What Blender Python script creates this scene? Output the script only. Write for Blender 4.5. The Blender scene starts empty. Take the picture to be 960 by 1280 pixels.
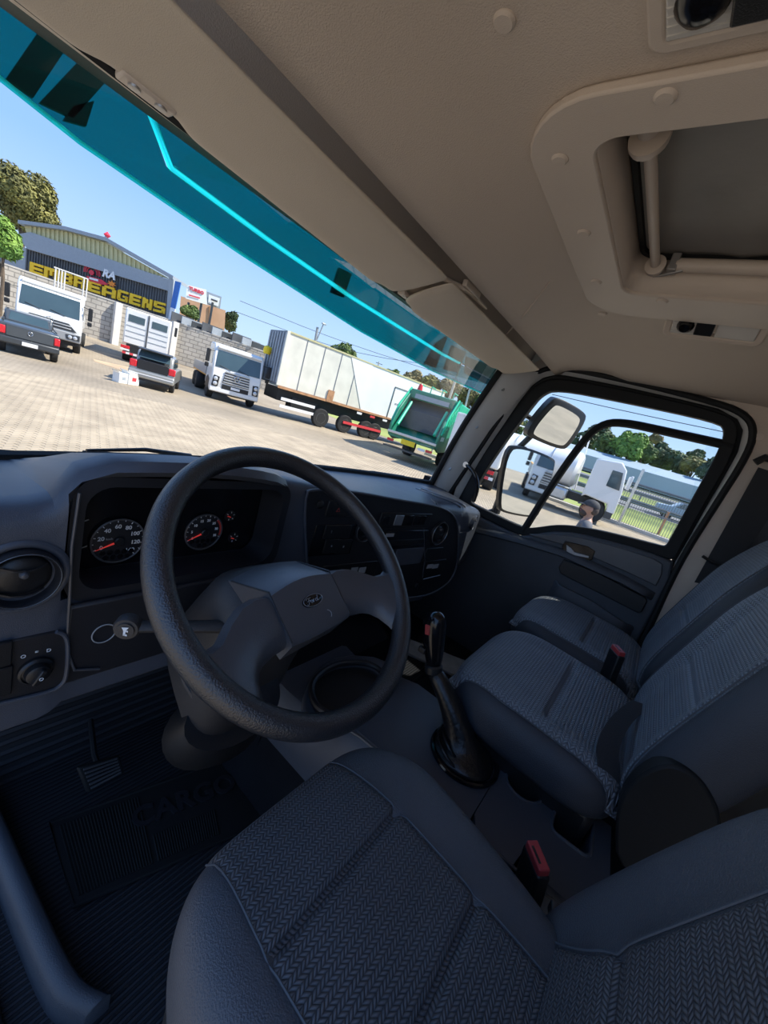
import bpy, bmesh, math, random
import numpy as np
from mathutils import Vector, Matrix, Euler
random.seed(7)
PI = math.pi
sc = bpy.context.scene
C = bpy.context.collection

# ------------------------------------------------------------------ camera
CAM = np.array([-1.06, 0.0, 2.05])
FPX = 490.0                                   # focal length in pixels of a 960 px wide frame
_d = np.array([-575.0, 1860.0, FPX]); _d /= np.linalg.norm(_d)      # straight down, seen from the camera
_x = np.array([352.0, -20.0, FPX]); _x /= np.linalg.norm(_x)        # cab's right-hand direction
_x = _x - _d * (_x @ _d); _x /= np.linalg.norm(_x)
BAS = np.array([_x, np.cross(-_d, _x), -_d])  # world axes in camera axes
cam_data = bpy.data.cameras.new('camera'); cam = bpy.data.objects.new('camera', cam_data); C.objects.link(cam)
r_, d_, f_ = BAS[:, 0], BAS[:, 1], BAS[:, 2]
cam.matrix_world = Matrix(((r_[0], -d_[0], -f_[0], CAM[0]), (r_[1], -d_[1], -f_[1], CAM[1]), (r_[2], -d_[2], -f_[2], CAM[2]), (0, 0, 0, 1)))
cam_data.sensor_fit = 'HORIZONTAL'; cam_data.sensor_width = 36; cam_data.lens = 36 * FPX / 960
cam_data.clip_start = 0.02; cam_data.clip_end = 2000
sc.camera = cam

# ------------------------------------------------------------------ light
SUN_AZ, SUN_EL = math.radians(140), math.radians(52)
world = bpy.data.worlds.new('world'); sc.world = world; world.use_nodes = True
wn, wl = world.node_tree.nodes, world.node_tree.links
wn.clear()
w_out = wn.new('ShaderNodeOutputWorld'); w_bg = wn.new('ShaderNodeBackground'); w_ramp = wn.new('ShaderNodeValToRGB')
w_geo = wn.new('ShaderNodeTexCoord'); w_sep = wn.new('ShaderNodeSeparateXYZ')
wl.new(w_geo.outputs['Generated'], w_sep.inputs[0]); wl.new(w_sep.outputs['Z'], w_ramp.inputs[0])
wl.new(w_ramp.outputs[0], w_bg.inputs[0]); wl.new(w_bg.outputs[0], w_out.inputs[0])
el = w_ramp.color_ramp.elements
el[0].position = 0.0; el[0].color = (0.31, 0.40, 0.51, 1)
el[1].position = 0.75; el[1].color = (0.115, 0.215, 0.46, 1)
e_ = el.new(0.25); e_.color = (0.155, 0.27, 0.50, 1)
w_bg.inputs[1].default_value = 1.0
sun_d = bpy.data.lights.new('sun', 'SUN'); sun = bpy.data.objects.new('sun', sun_d); C.objects.link(sun)
sun_d.energy = 3.3; sun_d.angle = math.radians(0.6); sun_d.color = (1.0, 0.93, 0.82)
SUN = Vector((math.sin(SUN_AZ) * math.cos(SUN_EL), math.cos(SUN_AZ) * math.cos(SUN_EL), math.sin(SUN_EL)))
sun.rotation_euler = SUN.to_track_quat('Z', 'Y').to_euler()
sc.view_settings.view_transform = 'Standard'; sc.view_settings.look = 'None'
sc.view_settings.gamma = 1.0; sc.view_settings.use_curve_mapping = False
sc.view_settings.exposure = 1.3
sc.cycles.max_bounces = 10; sc.cycles.diffuse_bounces = 6; sc.cycles.transparent_max_bounces = 24

# ------------------------------------------------------------------ measuring helpers (line of sight meets a plane of the place)
def ray(px, py):
    w = BAS @ np.array([px - 480.0, py - 640.0, FPX]); return w / np.linalg.norm(w)
def on(px, py, ax, val):
    r = ray(px, py); return Vector(CAM + r * ((val - CAM[ax]) / r[ax]))
def onp(px, py, o, n):
    r = ray(px, py); n = np.array(n); return Vector(CAM + r * (((np.array(o) - CAM) @ n) / (r @ n)))
def gp(px, py): return on(px, py, 2, 0.0)
def up(px, py, g):                             # the point above ground point g seen at a pixel
    r = ray(px, py); h = r[:2]; d = np.array(g)[:2] - CAM[:2]; return Vector(CAM + r * ((d @ h) / (h @ h)))
def far(px, py, dist):
    r = ray(px, py); return Vector(CAM + r * (dist / math.hypot(r[0], r[1])))

# ------------------------------------------------------------------ materials
MATS = {}
def mat(name, col, rough=0.5, metal=0.0, var=0.0, vscale=8.0, bump=0.0, bscale=60.0, spec=0.5, coat=0.0, emit=0.0, stretch=None):
    if name in MATS: return MATS[name]
    m = bpy.data.materials.new(name); m.use_nodes = True
    nt = m.node_tree; N, L = nt.nodes, nt.links
    b = N['Principled BSDF']
    b.inputs['Base Color'].default_value = (*col, 1); b.inputs['Roughness'].default_value = rough
    b.inputs['Metallic'].default_value = metal; b.inputs['Specular IOR Level'].default_value = spec
    b.inputs['Coat Weight'].default_value = coat
    if emit: b.inputs['Emission Color'].default_value = (*col, 1); b.inputs['Emission Strength'].default_value = emit
    tc = N.new('ShaderNodeTexCoord'); src = tc.outputs['Object']
    if stretch:
        mp = N.new('ShaderNodeMapping'); mp.inputs['Scale'].default_value = stretch; L.new(src, mp.inputs[0]); src = mp.outputs[0]
    if var:
        nz = N.new('ShaderNodeTexNoise'); nz.inputs['Scale'].default_value = vscale; nz.inputs['Detail'].default_value = 5; L.new(src, nz.inputs['Vector'])
        cr = N.new('ShaderNodeMapRange'); cr.inputs[1].default_value = 0.25; cr.inputs[2].default_value = 0.75
        cr.inputs[3].default_value = 1 - var; cr.inputs[4].default_value = 1 + var; L.new(nz.outputs[0], cr.inputs[0])
        mx = N.new('ShaderNodeMix'); mx.data_type = 'RGBA'; mx.blend_type = 'MULTIPLY'; mx.inputs[0].default_value = 1
        mx.inputs[6].default_value = (*col, 1); L.new(cr.outputs[0], mx.inputs[7]); L.new(mx.outputs[2], b.inputs['Base Color'])
    if bump:
        n2 = N.new('ShaderNodeTexNoise'); n2.inputs['Scale'].default_value = bscale; n2.inputs['Detail'].default_value = 3; L.new(src, n2.inputs['Vector'])
        bp = N.new('ShaderNodeBump'); bp.inputs['Strength'].default_value = bump; bp.inputs['Distance'].default_value = 0.002
        L.new(n2.outputs[0], bp.inputs['Height']); L.new(bp.outputs[0], b.inputs['Normal'])
    MATS[name] = m
    return m
def glass(name, tint=(0.93, 0.97, 0.97), gloss=0.06, dirt=0.0, rough=0.0):
    if name in MATS: return MATS[name]
    m = bpy.data.materials.new(name); m.use_nodes = True; nt = m.node_tree; N, L = nt.nodes, nt.links; N.clear()
    o = N.new('ShaderNodeOutputMaterial'); t = N.new('ShaderNodeBsdfTransparent'); g = N.new('ShaderNodeBsdfGlossy'); mx = N.new('ShaderNodeMixShader')
    t.inputs[0].default_value = (*tint, 1); g.inputs['Roughness'].default_value = rough
    fr = N.new('ShaderNodeFresnel'); fr.inputs[0].default_value = 1.2
    mm = N.new('ShaderNodeMath'); mm.operation = 'MULTIPLY'; mm.inputs[1].default_value = gloss * 10; L.new(fr.outputs[0], mm.inputs[0]); mm.use_clamp = True
    L.new(mm.outputs[0], mx.inputs[0]); L.new(t.outputs[0], mx.inputs[1]); L.new(g.outputs[0], mx.inputs[2])
    last = mx.outputs[0]
    if dirt:
        df = N.new('ShaderNodeBsdfDiffuse'); df.inputs[0].default_value = (0.75, 0.72, 0.66, 1); m2 = N.new('ShaderNodeMixShader')
        nz = N.new('ShaderNodeTexNoise'); nz.inputs['Scale'].default_value = 3; nz.inputs['Detail'].default_value = 6
        mr = N.new('ShaderNodeMapRange'); mr.inputs[1].default_value = .3; mr.inputs[2].default_value = .8; mr.inputs[3].default_value = dirt * .4; mr.inputs[4].default_value = dirt
        L.new(nz.outputs[0], mr.inputs[0]); L.new(mr.outputs[0], m2.inputs[0]); L.new(last, m2.inputs[1]); L.new(df.outputs[0], m2.inputs[2]); last = m2.outputs[0]
    L.new(last, o.inputs[0]); MATS[name] = m
    return m
def node_mat(name):
    m = bpy.data.materials.new(name); m.use_nodes = True; MATS[name] = m
    return m, m.node_tree.nodes, m.node_tree.links, m.node_tree.nodes['Principled BSDF']

# ------------------------------------------------------------------ mesh helpers
WM = {}                                        # world matrix of every object that parents others
class MB:
    def __init__(s): s.v = []; s.f = []; s.uv = None; s.sm = []
    def add(s, vs, fs, sm=False):
        o = len(s.v); s.v += [tuple(p) for p in vs]; s.f += [tuple(i + o for i in f) for f in fs]; s.sm += [sm] * len(fs); return s
    def box(s, c, sz, rot=None):
        x, y, z = (k / 2 for k in sz); vs = [Vector((a * x, b * y, d * z)) for d in (-1, 1) for b in (-1, 1) for a in (-1, 1)]
        if rot is not None:
            R = rot if isinstance(rot, Matrix) else Euler(rot).to_matrix(); vs = [R @ p for p in vs]
        return s.add([p + Vector(c) for p in vs], [(0, 2, 3, 1), (4, 5, 7, 6), (0, 1, 5, 4), (2, 6, 7, 3), (0, 4, 6, 2), (1, 3, 7, 5)])
    def bx(s, x0, x1, y0, y1, z0, z1): return s.box(((x0 + x1) / 2, (y0 + y1) / 2, (z0 + z1) / 2), (x1 - x0, y1 - y0, z1 - z0))
    def prism(s, poly, ext):                   # poly: list of 3D points, ext: extrusion vector
        poly = [Vector(p) for p in poly]; n = len(poly); e = Vector(ext)
        nrm = Vector((0, 0, 0))
        for i in range(n): nrm += poly[i].cross(poly[(i + 1) % n])
        if nrm.dot(e) > 0: poly.reverse()
        vs = poly + [p + e for p in poly]
        return s.add(vs, [tuple(range(n)), tuple(range(2 * n - 1, n - 1, -1))] + [(i, i + n, (i + 1) % n + n, (i + 1) % n) for i in range(n)])
    def ring(s, outer, inner, ext):            # plate with a hole; outer and inner have the same count
        outer = [Vector(p) for p in outer]; inner = [Vector(p) for p in inner]; n = len(outer); e = Vector(ext)
        nrm = Vector((0, 0, 0))
        for i in range(n): nrm += (outer[i] - outer[0]).cross(outer[(i + 1) % n] - outer[0])
        if nrm.dot(e) > 0: outer.reverse(); inner.reverse()
        vs = outer + inner + [p + e for p in outer] + [p + e for p in inner]; fs = []
        for i in range(n):
            j = (i + 1) % n
            fs += [(i, j, j + n, i + n), (i + 2 * n, i + 3 * n, j + 3 * n, j + 2 * n), (i, i + 2 * n, j + 2 * n, j), (i + n, j + n, j + 3 * n, i + 3 * n)]
        return s.add(vs, fs)
    def tube(s, pts, r, n=8, closed=False, flat=None):
        pts = [Vector(p) for p in pts]; m = len(pts); rs = r if isinstance(r, (list, tuple)) else [r] * m
        T = []
        for i in range(m):
            a = pts[i - 1] if (i or closed) else pts[0]; b = pts[(i + 1) % m] if (i < m - 1 or closed) else pts[-1]
            t = (b - a); T.append(t.normalized() if t.length > 1e-9 else Vector((0, 0, 1)))
        ref = Vector((0, 0, 1)) if abs(T[0].z) < .9 else Vector((1, 0, 0)); U = T[0].cross(ref).normalized(); vs = []
        for i in range(m):
            U = (U - T[i] * U.dot(T[i])).normalized(); V = T[i].cross(U)
            for k in range(n):
                a = 2 * PI * k / n; vs.append(pts[i] + (U * math.cos(a) + V * math.sin(a) * (flat or 1)) * rs[i])
        fs = []; q = m if closed else m - 1
        for i in range(q):
            for k in range(n): fs.append((i * n + k, i * n + (k + 1) % n, ((i + 1) % m) * n + (k + 1) % n, ((i + 1) % m) * n + k))
        if not closed: fs += [tuple(range(n - 1, -1, -1)), tuple((m - 1) * n + k for k in range(n))]
        return s.add(vs, fs, True)
    def lathe(s, prof, M=None, n=24, caps=True): # prof: (radius, height) pairs along local Z
        M = M or Matrix.Identity(4); vs = []; m = len(prof)
        for r, z in prof:
            for k in range(n): a = 2 * PI * k / n; vs.append(M @ Vector((r * math.cos(a), r * math.sin(a), z)))
        fs = [(i * n + k, i * n + (k + 1) % n, (i + 1) * n + (k + 1) % n, (i + 1) * n + k) for i in range(m - 1) for k in range(n)]
        if caps: fs += [tuple(range(n - 1, -1, -1)), tuple((m - 1) * n + k for k in range(n))]
        return s.add(vs, fs, True)
    def loft(s, secs, closed=True, caps=True, sm=True):
        n = len(secs[0]); m = len(secs); vs = [p for q in secs for p in q]; fs = []
        for i in range(m - 1):
            for k in range(n if closed else n - 1):
                fs.append((i * n + k, i * n + (k + 1) % n, (i + 1) * n + (k + 1) % n, (i + 1) * n + k))
        if caps and closed: fs += [tuple(range(n - 1, -1, -1)), tuple((m - 1) * n + k for k in range(n))]
        return s.add(vs, fs, sm)
    def grid(s, fn, nu, nv, uv=None, skip=None):
        o = len(s.f); vs = [fn(i / nu, j / nv) for j in range(nv + 1) for i in range(nu + 1)]; w = nu + 1
        fs = [(j * w + i, j * w + i + 1, (j + 1) * w + i + 1, (j + 1) * w + i) for j in range(nv) for i in range(nu) if not (skip and skip(i, j))]
        if uv: s.uv = [uv(i / nu, j / nv) for j in range(nv + 1) for i in range(nu + 1)]
        return s.add(vs, fs, True)
    def build(s, name, m, parent=None, world=True, bevel=0.0, seg=2, sub=0, smooth=None, ang=35, solid=0.0, label=None):
        me = bpy.data.meshes.new(name); me.from_pydata(s.v, [], s.f)
        if s.uv and len(s.uv) == len(s.v):
            ul = me.uv_layers.new(name='UVMap')
            for lp in me.loops: ul.data[lp.index].uv = s.uv[lp.vertex_index]
        bm = bmesh.new(); bm.from_mesh(me)
        if not s.uv: bmesh.ops.recalc_face_normals(bm, faces=bm.faces[:])
        bm.to_mesh(me); bm.free()
        if smooth or (smooth is None and (sub or any(s.sm))):
            for p in me.polygons: p.use_smooth = True
            if not sub: me.set_sharp_from_angle(angle=math.radians(ang))
        me.materials.append(m if not isinstance(m, str) else MATS[m])
        o = bpy.data.objects.new(name, me); C.objects.link(o)
        if solid: md = o.modifiers.new('solidify', 'SOLIDIFY'); md.thickness = solid; md.offset = 0
        if bevel:
            md = o.modifiers.new('bevel', 'BEVEL'); md.width = bevel; md.segments = seg; md.limit_method = 'ANGLE'; md.angle_limit = math.radians(40); md.harden_normals = False
            for p in me.polygons: p.use_smooth = True
            me.set_sharp_from_angle(angle=math.radians(60))
        if sub: md = o.modifiers.new('subsurf', 'SUBSURF'); md.levels = sub; md.render_levels = sub
        WM[o.name] = Matrix.Identity(4)
        if parent is not None:
            o.parent = parent
            if world: o.matrix_parent_inverse = WM[parent.name].inverted()
            else: WM[o.name] = WM[parent.name].copy()
        if label: o['label'] = label
        return o
def thing(name, label, cat, loc=(0, 0, 0), rotz=0.0, group=None, kind=None):
    o = bpy.data.objects.new(name, None); C.objects.link(o); o.location = loc; o.rotation_euler = (0, 0, rotz); o.empty_display_size = 0.05
    if label: o['label'] = label
    if cat: o['category'] = cat
    if group: o['group'] = group
    if kind: o['kind'] = kind
    WM[o.name] = Matrix.Translation(loc) @ Matrix.Rotation(rotz, 4, 'Z')
    return o
def tag(o, label, cat=None, group=None, kind=None):
    o['label'] = label
    if cat: o['category'] = cat
    if group: o['group'] = group
    if kind: o['kind'] = kind
    return o
def dup(root, loc, rotz=0.0, label=None, parent=None):
    r = root.copy(); C.objects.link(r); r.location = loc; r.rotation_euler = (0, 0, rotz)
    if label: r['label'] = label
    for ch in list(root.children):
        c = ch.copy(); C.objects.link(c); c.parent = r
        for g in ch.children:
            d = g.copy(); C.objects.link(d); d.parent = c
    return r
def text_obj(txt, name, m, parent, M, size, ext=0.0005, shear=0.0, world=True, align='CENTER', bold=0.0, label=None):
    cu = bpy.data.curves.new('t', 'FONT'); cu.body = txt; cu.size = size; cu.extrude = ext; cu.shear = shear; cu.align_x = align; cu.align_y = 'CENTER'; cu.offset = bold
    cu.resolution_u = 3
    t = bpy.data.objects.new('t', cu); C.objects.link(t)
    dg = bpy.context.evaluated_depsgraph_get(); me = bpy.data.meshes.new_from_object(t.evaluated_get(dg))
    bpy.data.objects.remove(t); bpy.data.curves.remove(cu)
    me.transform(M); me.materials.clear(); me.materials.append(m if not isinstance(m, str) else MATS[m]); me.name = name
    o = bpy.data.objects.new(name, me); C.objects.link(o); WM[o.name] = Matrix.Identity(4)
    if parent is not None:
        o.parent = parent
        if world: o.matrix_parent_inverse = WM[parent.name].inverted()
    if label: o['label'] = label
    return o
def frame(o, x, y):                            # matrix with given origin, x axis and y axis
    x = Vector(x).normalized(); y = Vector(y); z = x.cross(y).normalized(); y = z.cross(x)
    return Matrix(((x.x, y.x, z.x, o[0]), (x.y, y.y, z.y, o[1]), (x.z, y.z, z.z, o[2]), (0, 0, 0, 1)))
def rrect(w, h, r, n=5):                       # rounded rectangle outline, 2D, centred
    out = []
    for cx, cy, a0 in ((w / 2 - r, h / 2 - r, 0), (-w / 2 + r, h / 2 - r, PI / 2), (-w / 2 + r, -h / 2 + r, PI), (w / 2 - r, -h / 2 + r, 1.5 * PI)):
        for k in range(n + 1): a = a0 + PI / 2 * k / n; out.append((cx + r * math.cos(a), cy + r * math.sin(a)))
    return out
def to3(pts2, M, z=0.0): return [M @ Vector((p[0], p[1], z)) for p in pts2]
def lerp(a, b, t): return a + (b - a) * t
def sstep(a, b, x): t = max(0.0, min(1.0, (x - a) / (b - a))); return t * t * (3 - 2 * t)
def interp(tab, x):
    if x <= tab[0][0]: return tab[0][1]
    for (a, b), (c, d) in zip(tab, tab[1:]):
        if x <= c: return b + (d - b) * (x - a) / (c - a)
    return tab[-1][1]
def chaikin(pts, it=2, closed=True):
    pts = [Vector(p) for p in pts]
    for _ in range(it):
        q = []; n = len(pts)
        for i in range(n if closed else n - 1):
            a, b = pts[i], pts[(i + 1) % n]; q += [a * .75 + b * .25, a * .25 + b * .75]
        if not closed: q = [pts[0]] + q + [pts[-1]]
        pts = q
    return pts
# ------------------------------------------------------------------ interior materials
mat('dash', (0.066, 0.075, 0.096), 0.34, var=0.12, vscale=3, bump=0.35, bscale=700)
mat('dash_dark', (0.014, 0.015, 0.019), 0.42, var=0.15, vscale=5, bump=0.25, bscale=700)
mat('black_gloss', (0.006, 0.006, 0.008), 0.15, var=0.1)
mat('black_plastic', (0.012, 0.013, 0.015), 0.38, bump=0.2, bscale=500, var=0.1)
mat('rubber', (0.010, 0.011, 0.012), 0.62, spec=.3, bump=0.2, bscale=300, var=0.15)
mat('wheel_grain', (0.016, 0.017, 0.021), 0.30, spec=.9, bump=0.7, bscale=420, var=0.15)
mat('hub_plastic', (0.066, 0.070, 0.080), 0.30, spec=.7, bump=0.25, bscale=600, var=0.1)
mat('column_plastic', (0.028, 0.027, 0.028), 0.5, bump=0.4, bscale=500, var=0.12)
mat('headliner', (0.60, 0.51, 0.425), 0.62, var=0.05, vscale=2, bump=0.55, bscale=420)
mat('beige_plastic', (0.62, 0.53, 0.445), 0.42, var=0.06, vscale=3, bump=0.25, bscale=500)
mat('visor_vinyl', (0.68, 0.59, 0.475), 0.55, var=0.05, vscale=3, bump=0.35, bscale=600)
mat('hatch_lid', (0.26, 0.245, 0.225), 0.5, var=0.2, vscale=5, bump=0.2, bscale=60)
mat('pillar_paint', (0.55, 0.54, 0.52), 0.42, var=0.07, vscale=4, bump=0.2, bscale=200)
mat('white_paint', (0.55, 0.55, 0.53), 0.35, var=0.06, vscale=3)
mat('door_trim', (0.056, 0.063, 0.076), 0.48, var=0.15, vscale=4, bump=0.4, bscale=500)
mat('vinyl', (0.070, 0.074, 0.085), 0.40, var=0.12, vscale=6, bump=0.7, bscale=520)
mat('vinyl_dark', (0.040, 0.046, 0.058), 0.5, var=0.12, vscale=6, bump=0.6, bscale=520)
mat('thread', (0.07, 0.08, 0.095), 0.6)
mat('leather', (0.010, 0.010, 0.011), 0.33, bump=0.6, bscale=120, var=0.2)
mat('carpet', (0.011, 0.0115, 0.014), 0.95, spec=.1, bump=0.8, bscale=250, var=0.25)
mat('red_plastic', (0.42, 0.045, 0.05), 0.4, var=0.1)
mat('needle', (0.75, 0.06, 0.05), 0.5, emit=0.15)
mat('print_white', (0.75, 0.78, 0.80), 0.6)
mat('print_grey', (0.30, 0.32, 0.34), 0.6)
mat('print_red', (0.5, 0.05, 0.04), 0.6)
mat('chrome', (0.6, 0.61, 0.62), 0.18, 1.0)
mat('silver_trim', (0.34, 0.37, 0.41), 0.32, 0.6)
mat('steel', (0.42, 0.41, 0.40), 0.38, 0.8, var=0.15)
mat('webbing', (0.022, 0.024, 0.029), 0.8, bump=0.4, bscale=400)
mat('lens', (0.62, 0.60, 0.56), 0.2, var=0.1)
mat('grey_floor', (0.20, 0.205, 0.20), 0.7, var=0.25, vscale=20, bump=0.5, bscale=120)
glass('windscreen_glass', (0.96, 0.98, 0.98), 0.025, dirt=0.02)
glass('door_glass', (0.95, 0.97, 0.97), 0.05, dirt=0.012)
glass('acrylic', (0.003, 0.155, 0.15), 0.02)
m_, N, L, b = node_mat('acrylic_edge_glow'); N.clear(); o_ = N.new('ShaderNodeOutputMaterial'); tl = N.new('ShaderNodeBsdfTranslucent'); tl.inputs[0].default_value = (0.15, 0.95, 0.95, 1); tp = N.new('ShaderNodeBsdfTransparent'); tp.inputs[0].default_value = (0.1, 0.9, 0.9, 1); mx_ = N.new('ShaderNodeMixShader'); mx_.inputs[0].default_value = .8  # bright teal stands in for light piped to the acrylic's edges
L.new(tp.outputs[0], mx_.inputs[1]); L.new(tl.outputs[0], mx_.inputs[2]); L.new(mx_.outputs[0], o_.inputs[0])
m_, N, L, b = node_mat('mirror'); b.inputs['Base Color'].default_value = (0.85, 0.88, 0.88, 1); b.inputs['Metallic'].default_value = 1; b.inputs['Roughness'].default_value = 0.02

def weave(name, col, col2, scale, depth, rough=0.62):
    # interlocking chevron weave, in metres along the panel's own UV
    m, N, L, b = node_mat(name)
    uv = N.new('ShaderNodeUVMap'); sp = N.new('ShaderNodeSeparateXYZ'); L.new(uv.outputs[0], sp.inputs[0])
    def mth(op, a, c=None):
        n = N.new('ShaderNodeMath'); n.operation = op
        for i, q in enumerate((a, c)):
            if q is None: continue
            if isinstance(q, (int, float)): n.inputs[i].default_value = q
            else: L.new(q, n.inputs[i])
        return n.outputs[0]
    u = mth('MULTIPLY', sp.outputs[0], scale); v = mth('MULTIPLY', sp.outputs[1], scale)
    row = mth('FLOOR', v); odd = mth('MODULO', mth('ABSOLUTE', row), 2.0)
    sgn = mth('SUBTRACT', mth('MULTIPLY', odd, 2.0), 1.0)
    fv = mth('SUBTRACT', mth('FRACT', v), 0.5)
    k = mth('ADD', u, mth('MULTIPLY', mth('MULTIPLY', fv, sgn), 1.0))
    s1 = mth('ABSOLUTE', mth('SINE', mth('MULTIPLY', k, PI)))
    s2 = mth('POWER', mth('SUBTRACT', 1.0, mth('ABSOLUTE', mth('MULTIPLY', fv, 2.0))), 0.35)
    h = mth('MULTIPLY', mth('POWER', s1, 0.7), s2)
    nz = N.new('ShaderNodeTexNoise'); nz.inputs['Scale'].default_value = 9; L.new(uv.outputs[0], nz.inputs['Vector'])
    mx = N.new('ShaderNodeMix'); mx.data_type = 'RGBA'; L.new(h, mx.inputs[0]); mx.inputs[6].default_value = (*col2, 1); mx.inputs[7].default_value = (*col, 1)
    m2 = N.new('ShaderNodeMix'); m2.data_type = 'RGBA'; m2.blend_type = 'MULTIPLY'; m2.inputs[0].default_value = 0.35; L.new(mx.outputs[2], m2.inputs[6]); L.new(nz.outputs[0], m2.inputs[7])
    L.new(m2.outputs[2], b.inputs['Base Color']); b.inputs['Roughness'].default_value = rough
    bp = N.new('ShaderNodeBump'); bp.inputs['Strength'].default_value = 1.0; bp.inputs['Distance'].default_value = depth
    L.new(h, bp.inputs['Height']); L.new(bp.outputs[0], b.inputs['Normal'])
    return m
weave('weave_driver', (0.15, 0.152, 0.165), (0.022, 0.023, 0.027), 160, 0.0016, 0.50)
weave('weave_passenger_sheen', (0.30, 0.34, 0.395), (0.085, 0.10, 0.125), 115, 0.0022, 0.42)  # lighter, bluer cloth colour stands in for sheen from the windows
def ribbed(name, col, freq, axis, rough=0.6, depth=0.003):
    m, N, L, b = node_mat(name)
    tc = N.new('ShaderNodeTexCoord'); sp = N.new('ShaderNodeSeparateXYZ'); L.new(tc.outputs['Object'], sp.inputs[0])
    a = N.new('ShaderNodeMath'); a.operation = 'MULTIPLY'; a.inputs[1].default_value = freq * 2 * PI; L.new(sp.outputs[axis], a.inputs[0])
    s = N.new('ShaderNodeMath'); s.operation = 'SINE'; L.new(a.outputs[0], s.inputs[0])
    mr = N.new('ShaderNodeMapRange'); mr.inputs[1].default_value = -0.4; mr.inputs[2].default_value = 0.4; L.new(s.outputs[0], mr.inputs[0])
    mx = N.new('ShaderNodeMix'); mx.data_type = 'RGBA'; L.new(mr.outputs[0], mx.inputs[0]); mx.inputs[6].default_value = (col[0] * .45, col[1] * .45, col[2] * .45, 1); mx.inputs[7].default_value = (*col, 1)
    L.new(mx.outputs[2], b.inputs['Base Color']); b.inputs['Roughness'].default_value = rough; b.inputs['Specular IOR Level'].default_value = .25
    bp = N.new('ShaderNodeBump'); bp.inputs['Distance'].default_value = depth; L.new(mr.outputs[0], bp.inputs['Height']); L.new(bp.outputs[0], b.inputs['Normal'])
    return m
ribbed('ribbed_floor', (0.030, 0.032, 0.038), 90, 1)
# ================================================================== the cab: shell, ceiling, glass, door
def ceil_z(x, y):
    z = 2.56 - 0.085 * sstep(0.36, 0.64, y) - 0.02 * sstep(0.58, 0.64, y)
    z -= 0.085 * sstep(0.55, 1.02, abs(x)) ** 1.2 * (1 - .95 * sstep(.30, .62, y))
    z -= 0.05 * sstep(-0.35, -0.62, y)
    return z
HX0, HX1, HY = -0.345, 0.235, 0.30
xs = sorted(set([-1.04 + i * 0.052 for i in range(41)] + [HX0 - .02, HX1 + .02])); ys = sorted(set([0.64 - i * 0.0415 for i in range(31)] + [HY + .02, -HY - .02]))
mb = MB(); vs = [(x, y, ceil_z(x, y)) for y in ys for x in xs] ; w = len(xs); fs = []
for j in range(len(ys) - 1):
    for i in range(w - 1):
        if HX0 - .021 <= xs[i] and xs[i + 1] <= HX1 + .021 and -HY - .021 <= ys[j] and ys[j + 1] <= HY + .021: continue
        fs.append((j * w + i, j * w + i + 1, (j + 1) * w + i + 1, (j + 1) * w + i))
mb.add(vs, fs, True)
ceiling = mb.build('ceiling', 'headliner', solid=0.012, ang=80); tag(ceiling, 'textured beige headliner of the cab', kind='structure')
# rolled front lip of the headliner
mb = MB(); secs = []
for i in range(42):
    x = -1.04 + i * 2.06 / 41; z = ceil_z(x, .64)
    secs.append([Vector((x, .635 + .016 * math.cos(a), z + .014 + .016 * math.sin(a))) for a in [2 * PI * k / 12 for k in range(12)]])
mb.loft(secs); mb.build('front_lip', 'headliner', ceiling)
for (px, py) in ((628, 34), (752, 394)):
    p = on(px, py, 2, 2.545); p.z = ceil_z(p.x, p.y) - .006
    MB().lathe([(.002, -.005), (.012, -.005), (.015, -.002), (.016, .004)], Matrix.Translation(p), 20).build('plug', 'beige_plastic', ceiling)
# raised seam across the front right corner of the headliner
pts = [on(px, py, 2, zz) for px, py, zz in ((637, 405, 2.487), (662, 378, 2.513), (690, 345, 2.535))]
pts = [Vector((p.x, p.y, ceil_z(p.x, p.y) - .008)) for p in pts]
MB().tube(pts, [.002, .006, .002], 8).build('seam', 'headliner', ceiling)

# ---- roof hatch
hatch = thing('roof_hatch', 'beige framed roof hatch with dull grey lid set in the ceiling', 'roof hatch', (-0.05, 0, 2.55))
def hm(z): return Matrix.Translation((0, 0, z))
outer = [(p[0] - 0.015, p[1]) for p in rrect(0.83, 0.82, 0.13, 8)]; inner = [((HX0 + HX1) / 2 + p[0], p[1]) for p in rrect(HX1 - HX0, 2 * HY, 0.045, 8)]
MB().ring(to3(outer, hm(2.536)), to3(inner, hm(2.536)), (0, 0, .016)).build('frame_plate', 'beige_plastic', hatch, bevel=.004, seg=2)
top_in = [((HX0 + HX1) / 2 + p[0] * .97, p[1] * .97) for p in rrect(HX1 - HX0, 2 * HY, 0.045, 8)]
MB().loft([to3(inner, hm(2.545)), to3(inner, hm(2.60)), to3(top_in, hm(2.64))], caps=False).build('hatch_well', 'beige_plastic', hatch, solid=.004)
seal_o = [((HX0 + HX1) / 2 + p[0] * .965, p[1] * .965) for p in rrect(HX1 - HX0, 2 * HY, 0.045, 8)]; seal_i = [((HX0 + HX1) / 2 + p[0] * .93, p[1] * .93) for p in rrect(HX1 - HX0, 2 * HY, 0.045, 8)]
MB().ring(to3(seal_o, hm(2.622)), to3(seal_i, hm(2.622)), (0, 0, .012)).build('rubber_seal', 'rubber', hatch)
def lidf(u, v):
    x = lerp(HX0, HX1, u); y = lerp(-HY, HY, v); return Vector((x, y, 2.637 + .008 * math.sin(u * PI) * math.sin(v * PI) - .006 * math.exp(-((v - .62) / .05) ** 2)))
MB().grid(lidf, 16, 24).build('lid', 'hatch_lid', hatch, solid=.01)
rod = MB().tube([(-.315, .245, 2.598), (.275, .245, 2.598)], .0105, 14).build('cross_rod', 'beige_plastic', hatch)
RX = Matrix.Rotation(PI / 2, 4, 'Y')
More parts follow.
